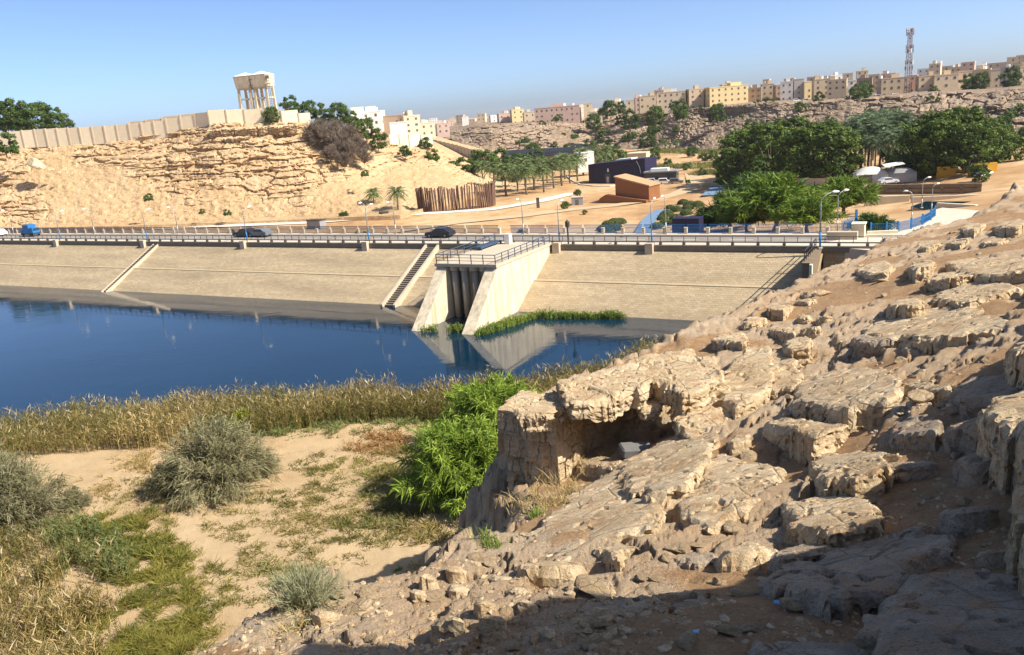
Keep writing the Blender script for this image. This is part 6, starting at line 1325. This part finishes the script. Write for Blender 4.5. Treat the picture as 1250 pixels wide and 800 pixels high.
for k, (px, py, w, Y) in enumerate(((385, 172, 34, 296), (400, 180, 40, 294), (415, 188, 40, 292), (428, 196, 34, 290), (410, 172, 36, 298), (425, 180, 40, 296), (438, 190, 34, 296), (392, 164, 26, 300), (445, 200, 26, 292), (404, 196, 26, 286), (420, 203, 24, 284))): plant('dry_brush', 'bare grey brown brush on the hill flank', 'bush', dry, PY(px, py, Y), w / pxm(PY(px, py, Y)) / 6, group='dry brush on the hill flank')
for px, py, w, Y, lab in ((8, 190, 38, 300, 'round green bush under the wall beside the big pale rock'), (182, 246, 14, 262, 'small dark bush low on the sandy hill'), (247, 262, 10, 258, 'tiny bush at the foot of the sandy hill'), (278, 264, 12, 256, 'tiny dark bush near the black off road car'), (495, 192, 20, 318, 'green bush on the right hill flank'), (520, 182, 20, 342, 'grey green bush under the short panelled wall'), (528, 198, 22, 330, 'yellow green bush beside the flank gully'), (446, 216, 12, 268, 'brown bush above the middle palm')): plant('hill_bush', lab, 'bush', shr[0], PY(px, py, Y), w / pxm(PY(px, py, Y)) / 4)
for px, py, w, lab in ((421, 268, 14, 'small yellow green tree by the white car'), (283, 287, 10, 'small bush just behind the dam road'), (437, 289, 9, 'first of two dark pointed shrubs behind the dam road'), (445, 289, 9, 'second of two dark pointed shrubs behind the dam road'), (636, 290, 14, 'small shrub behind the gate lantern'), (705, 240, 12, 'small yellowish tree beside the grey kiosk'), (714, 262, 8, 'thin young tree on the orange park ground'), (690, 256, 14, 'low palm like shrub on the orange park ground'), (840, 225, 8, 'little tree beside the bend of the dirt track'), (1195, 222, 30, 'green bush in front of the white pickup'), (1240, 196, 40, 'green bush on the right valley side'), (1222, 178, 36, 'grey bush on the right valley side')): tree_px(shr[1], 'small_shrub', lab, 'shrub', px, py, w, 4)
for k, (px, py, w, Y) in enumerate(((745, 144, 22, 560), (735, 142, 14, 565), (682, 148, 12, 600), (758, 140, 16, 560), (822, 134, 14, 520), (1057, 119, 20, 470), (1140, 115, 14, 440), (1180, 113, 22, 430), (1196, 112, 24, 428), (1232, 112, 30, 420), (1048, 131, 30, 430), (1000, 128, 16, 470), (925, 130, 12, 500), (940, 140, 20, 480), (875, 150, 24, 470), (830, 148, 26, 480), (800, 155, 26, 480), (770, 160, 26, 480), (725, 160, 22, 520), (960, 150, 20, 450))): plant('rim_tree', 'dark tree on the plateau rim among houses and rocks', 'tree', shr[k % 2] if w < 15 else mid[k % 2], PY(px, py, Y), w / pxm(PY(px, py, Y)) / (4 if w < 15 else 9), group='trees on the plateau rim')
# bushes clinging to the plateau slope
F_, T_, pxs_ = RDAT
for k in range(70):
    c = int(rng.integers(60, len(pxs_) - 10)); v_ = rng.uniform(.05, .97) ** (1.3 if k % 2 else .7); q = F_[c] + (T_[c] - F_[c]) * v_; q[2] = F_[c][2] + (T_[c][2] - F_[c][2]) * v_ ** 1.15 - .4
    s_ = rng.uniform(.7, 1.9); plant('slope_bush', 'dark bush clinging to the rocky plateau slope', 'bush', shr[k % 2], q, s_, group='bushes on the plateau slope')
# green strip and rough scrub on the valley floor
x = []; y = []
for (xa, ya), (xb, yb), wv, n_ in (((800, 184), (884, 187), 7, 2600), ((640, 190), (720, 184), 9, 900), ((830, 205), (880, 203), 5, 700), ((850, 214), (884, 212), 4, 500), ((760, 205), (840, 203), 5, 500)):
    t_ = rng.random(n_)
    for f in t_:
        q = P(xa + (xb - xa) * f, ya + (yb - ya) * f, -3.8); x.append(q[0] + rng.normal() * wv * .5); y.append(q[1] + rng.normal() * wv)
x = np.array(x); y = np.array(y); z = np.clip(val(x, y), -6, 8) + (fbm2(x * .05, y * .05, 81) - .5) * .8
o = link('valley_scrub', vmesh('valley_scrub', tufts(x, y, z, 1.1, (.11, .12, .03), (.30, .28, .09), 5, .22, 1.2, .1)), 'leaf'); tag(o, 'strips of low yellowish scrub and grass on the valley floor', 'scrub', kind='stuff')
for k, (px, py, w) in enumerate(((660, 196, 22), (735, 204, 20), (760, 196, 18), (800, 190, 16), (815, 203, 14), (845, 192, 18), (870, 196, 18), (880, 206, 20), (858, 214, 12), (838, 208, 12), (695, 190, 20), (650, 190, 22), (790, 181, 26), (770, 179, 24), (690, 178, 26), (740, 178, 28), (720, 184, 20))):
    tree_px(shr[k % 2], 'valley_bush', 'rounded bush on the open valley floor beyond the navy building', 'bush', px, py, w, 4, 'bushes on the open valley floor')
for k, (px, py) in enumerate(((798, 183), (812, 184), (826, 184))): plant('date_palm', 'small lone palm at the edge of the green strip below the cliff', 'palm', pal[k % 2], hit_val(px, py), .8, group='palms by the green strip', bark='palm_bark')
# big pale rocks and ledges on the sandy hill
for k, (px, py, wpx, Y, lab) in enumerate(((45, 200, 26, 297, 'big pale boulder lying on the sandy hill below the round bush'), (62, 207, 9, 296, 'small boulder below the big pale boulder'), (72, 211, 8, 294, 'small boulder farther down the sandy hill'))):
    q = PY(px, py, Y); s = wpx / pxm(q) / 2; o = link('boulder', SM[k], 'limestone', None, q); o.scale = (s, s * 1.1, s * 1.0); o.rotation_euler = (.2, .3, k); tag(o, lab, 'boulder')
# overhanging ledges under the hill wall
for k, (px, py, wpx, Y, lab) in enumerate(((275, 162, 40, 301, 'dark undercut rock ledge under the wall left of the bush'), (310, 160, 44, 300, 'layered rock ledge under the round dark bush'), (345, 158, 36, 300, 'rock ledge at the end of the hill wall'), (312, 176, 34, 297, 'lower shadowed ledge under the water tower'), (290, 172, 30, 298, 'broken lower ledge beside the shadowed one'))):
    q = PY(px, py, Y); w = wpx / pxm(q); pl = [(q[0] - w / 2, q[1] - 1.5), (q[0] - w * .1, q[1] - 3.2), (q[0] + w * .3, q[1] - 2.6), (q[0] + w / 2, q[1] - 1.2), (q[0] + w / 2, q[1] + 7), (q[0] - w / 2, q[1] + 7)]
    me, base = make_rock_mesh('rock_ledge', pl, lambda X_, Y_, z=q[2]: z + 1.2 + 0 * X_, 2.6, 1500 + k * 9, .35, .15, .5, .5, -.8); tag(link('rock_ledge', me, 'limestone', None, base), lab, 'rock')
# ------------------------------------------------------------------ litter on the near slope
def crumple(name, label, px, py, s, mat, cat='litter'):
    q = hit_near(px, py); bm = bmesh.new(); bmesh.ops.create_icosphere(bm, subdivisions=3, radius=1); v = np.array([x.co[:] for x in bm.verts]); v = v * (1 + (fbm3(v * 2.6 + px, int(px), 3) - .5)[:, None] * 1.4) * [1, .6, .35]
    for x, c in zip(bm.verts, v): x.co = c * s
    me = bpy.data.meshes.new(name); bm.to_mesh(me); bm.free(); o = link(name, me, mat, None, (q[0], q[1], q[2] + s * .15)); o.rotation_euler[2] = rng.uniform(0, 6); tag(o, label, cat); return o
crumple('plastic_bag', 'pale blue plastic bag caught beside the long boulder', 870, 488, .22, 'plastic_blue', 'bag'); crumple('plastic_bag', 'white crumpled bag at the cave mouth', 731, 579, .13, 'plastic_white', 'bag')
crumple('plastic_scrap', 'teal plastic scrap in the cave debris', 743, 568, .14, 'plastic_teal'); crumple('plastic_scrap', 'blue scrap on the shaded dirt under the big grey slab', 1049, 745, .07, 'plastic_blue'); crumple('plastic_scrap', 'blue scrap beside the dark weed on the shaded dirt', 953, 738, .08, 'plastic_blue')
crumple('plastic_scrap', 'bright blue bottle cap on the gravel', 645, 738, .05, 'plastic_blue'); crumple('plastic_scrap', 'light blue scrap at the bottom of the shaded dirt', 848, 774, .06, 'plastic_blue'); crumple('paper_scrap', 'pale paper scrap on top of the huge block', 1164, 787, .05, 'plastic_white'); crumple('paper_scrap', 'white scrap near the big grey slab', 1076, 752, .04, 'plastic_white'); crumple('paper_scrap', 'white scrap on the shaded path', 1119, 533, .05, 'plastic_white'); crumple('plastic_scrap', 'turquoise scrap in the pale rubble', 372, 765, .04, 'plastic_teal')
for px, py, rz, lab in ((1014, 653, .4, 'red drink can on the tip of the big grey slab'), (1152, 651, 2.0, 'red and white can lying on the shaded slab')):
    q = hit_near(px, py); t = thing('drink_can', lab, 'can', (q[0], q[1], q[2] + .05), rz); m = MB(); m.tube([(-.07, 0, 0), (-.055, 0, 0), (.055, 0, 0), (.07, 0, 0)], [.026, .034, .034, .026], 12); link('can_body', m.mesh('can_body', None, 0, True), 'red_can', t); m = MB(); m.tube([(.07, 0, 0), (.074, 0, 0)], .027, 12); link('can_lid', m.mesh('can_lid'), 'grey_steel', t); t.scale = (1.0,) * 3

# ------------------------------------------------------------------ haze
hm_ = bpy.data.materials.new('haze'); hm_.use_nodes = True; tn = hm_.node_tree; tn.nodes.remove(tn.nodes['Principled BSDF'])
pv = tn.nodes.new('ShaderNodeVolumePrincipled'); pv.inputs['Color'].default_value = (.93, .92, .90, 1); pv.inputs['Density'].default_value = .00007; pv.inputs['Anisotropy'].default_value = .2
tn.links.new(pv.outputs[0], tn.nodes['Material Output'].inputs['Volume']); MAT['haze'] = hm_
m = MB(); m.box(-6100, 6100, -300, 8100, -14, 62); tag(m.build('haze', 'haze'), 'thin pale haze lying over the valley and the far town', 'haze', kind='stuff')
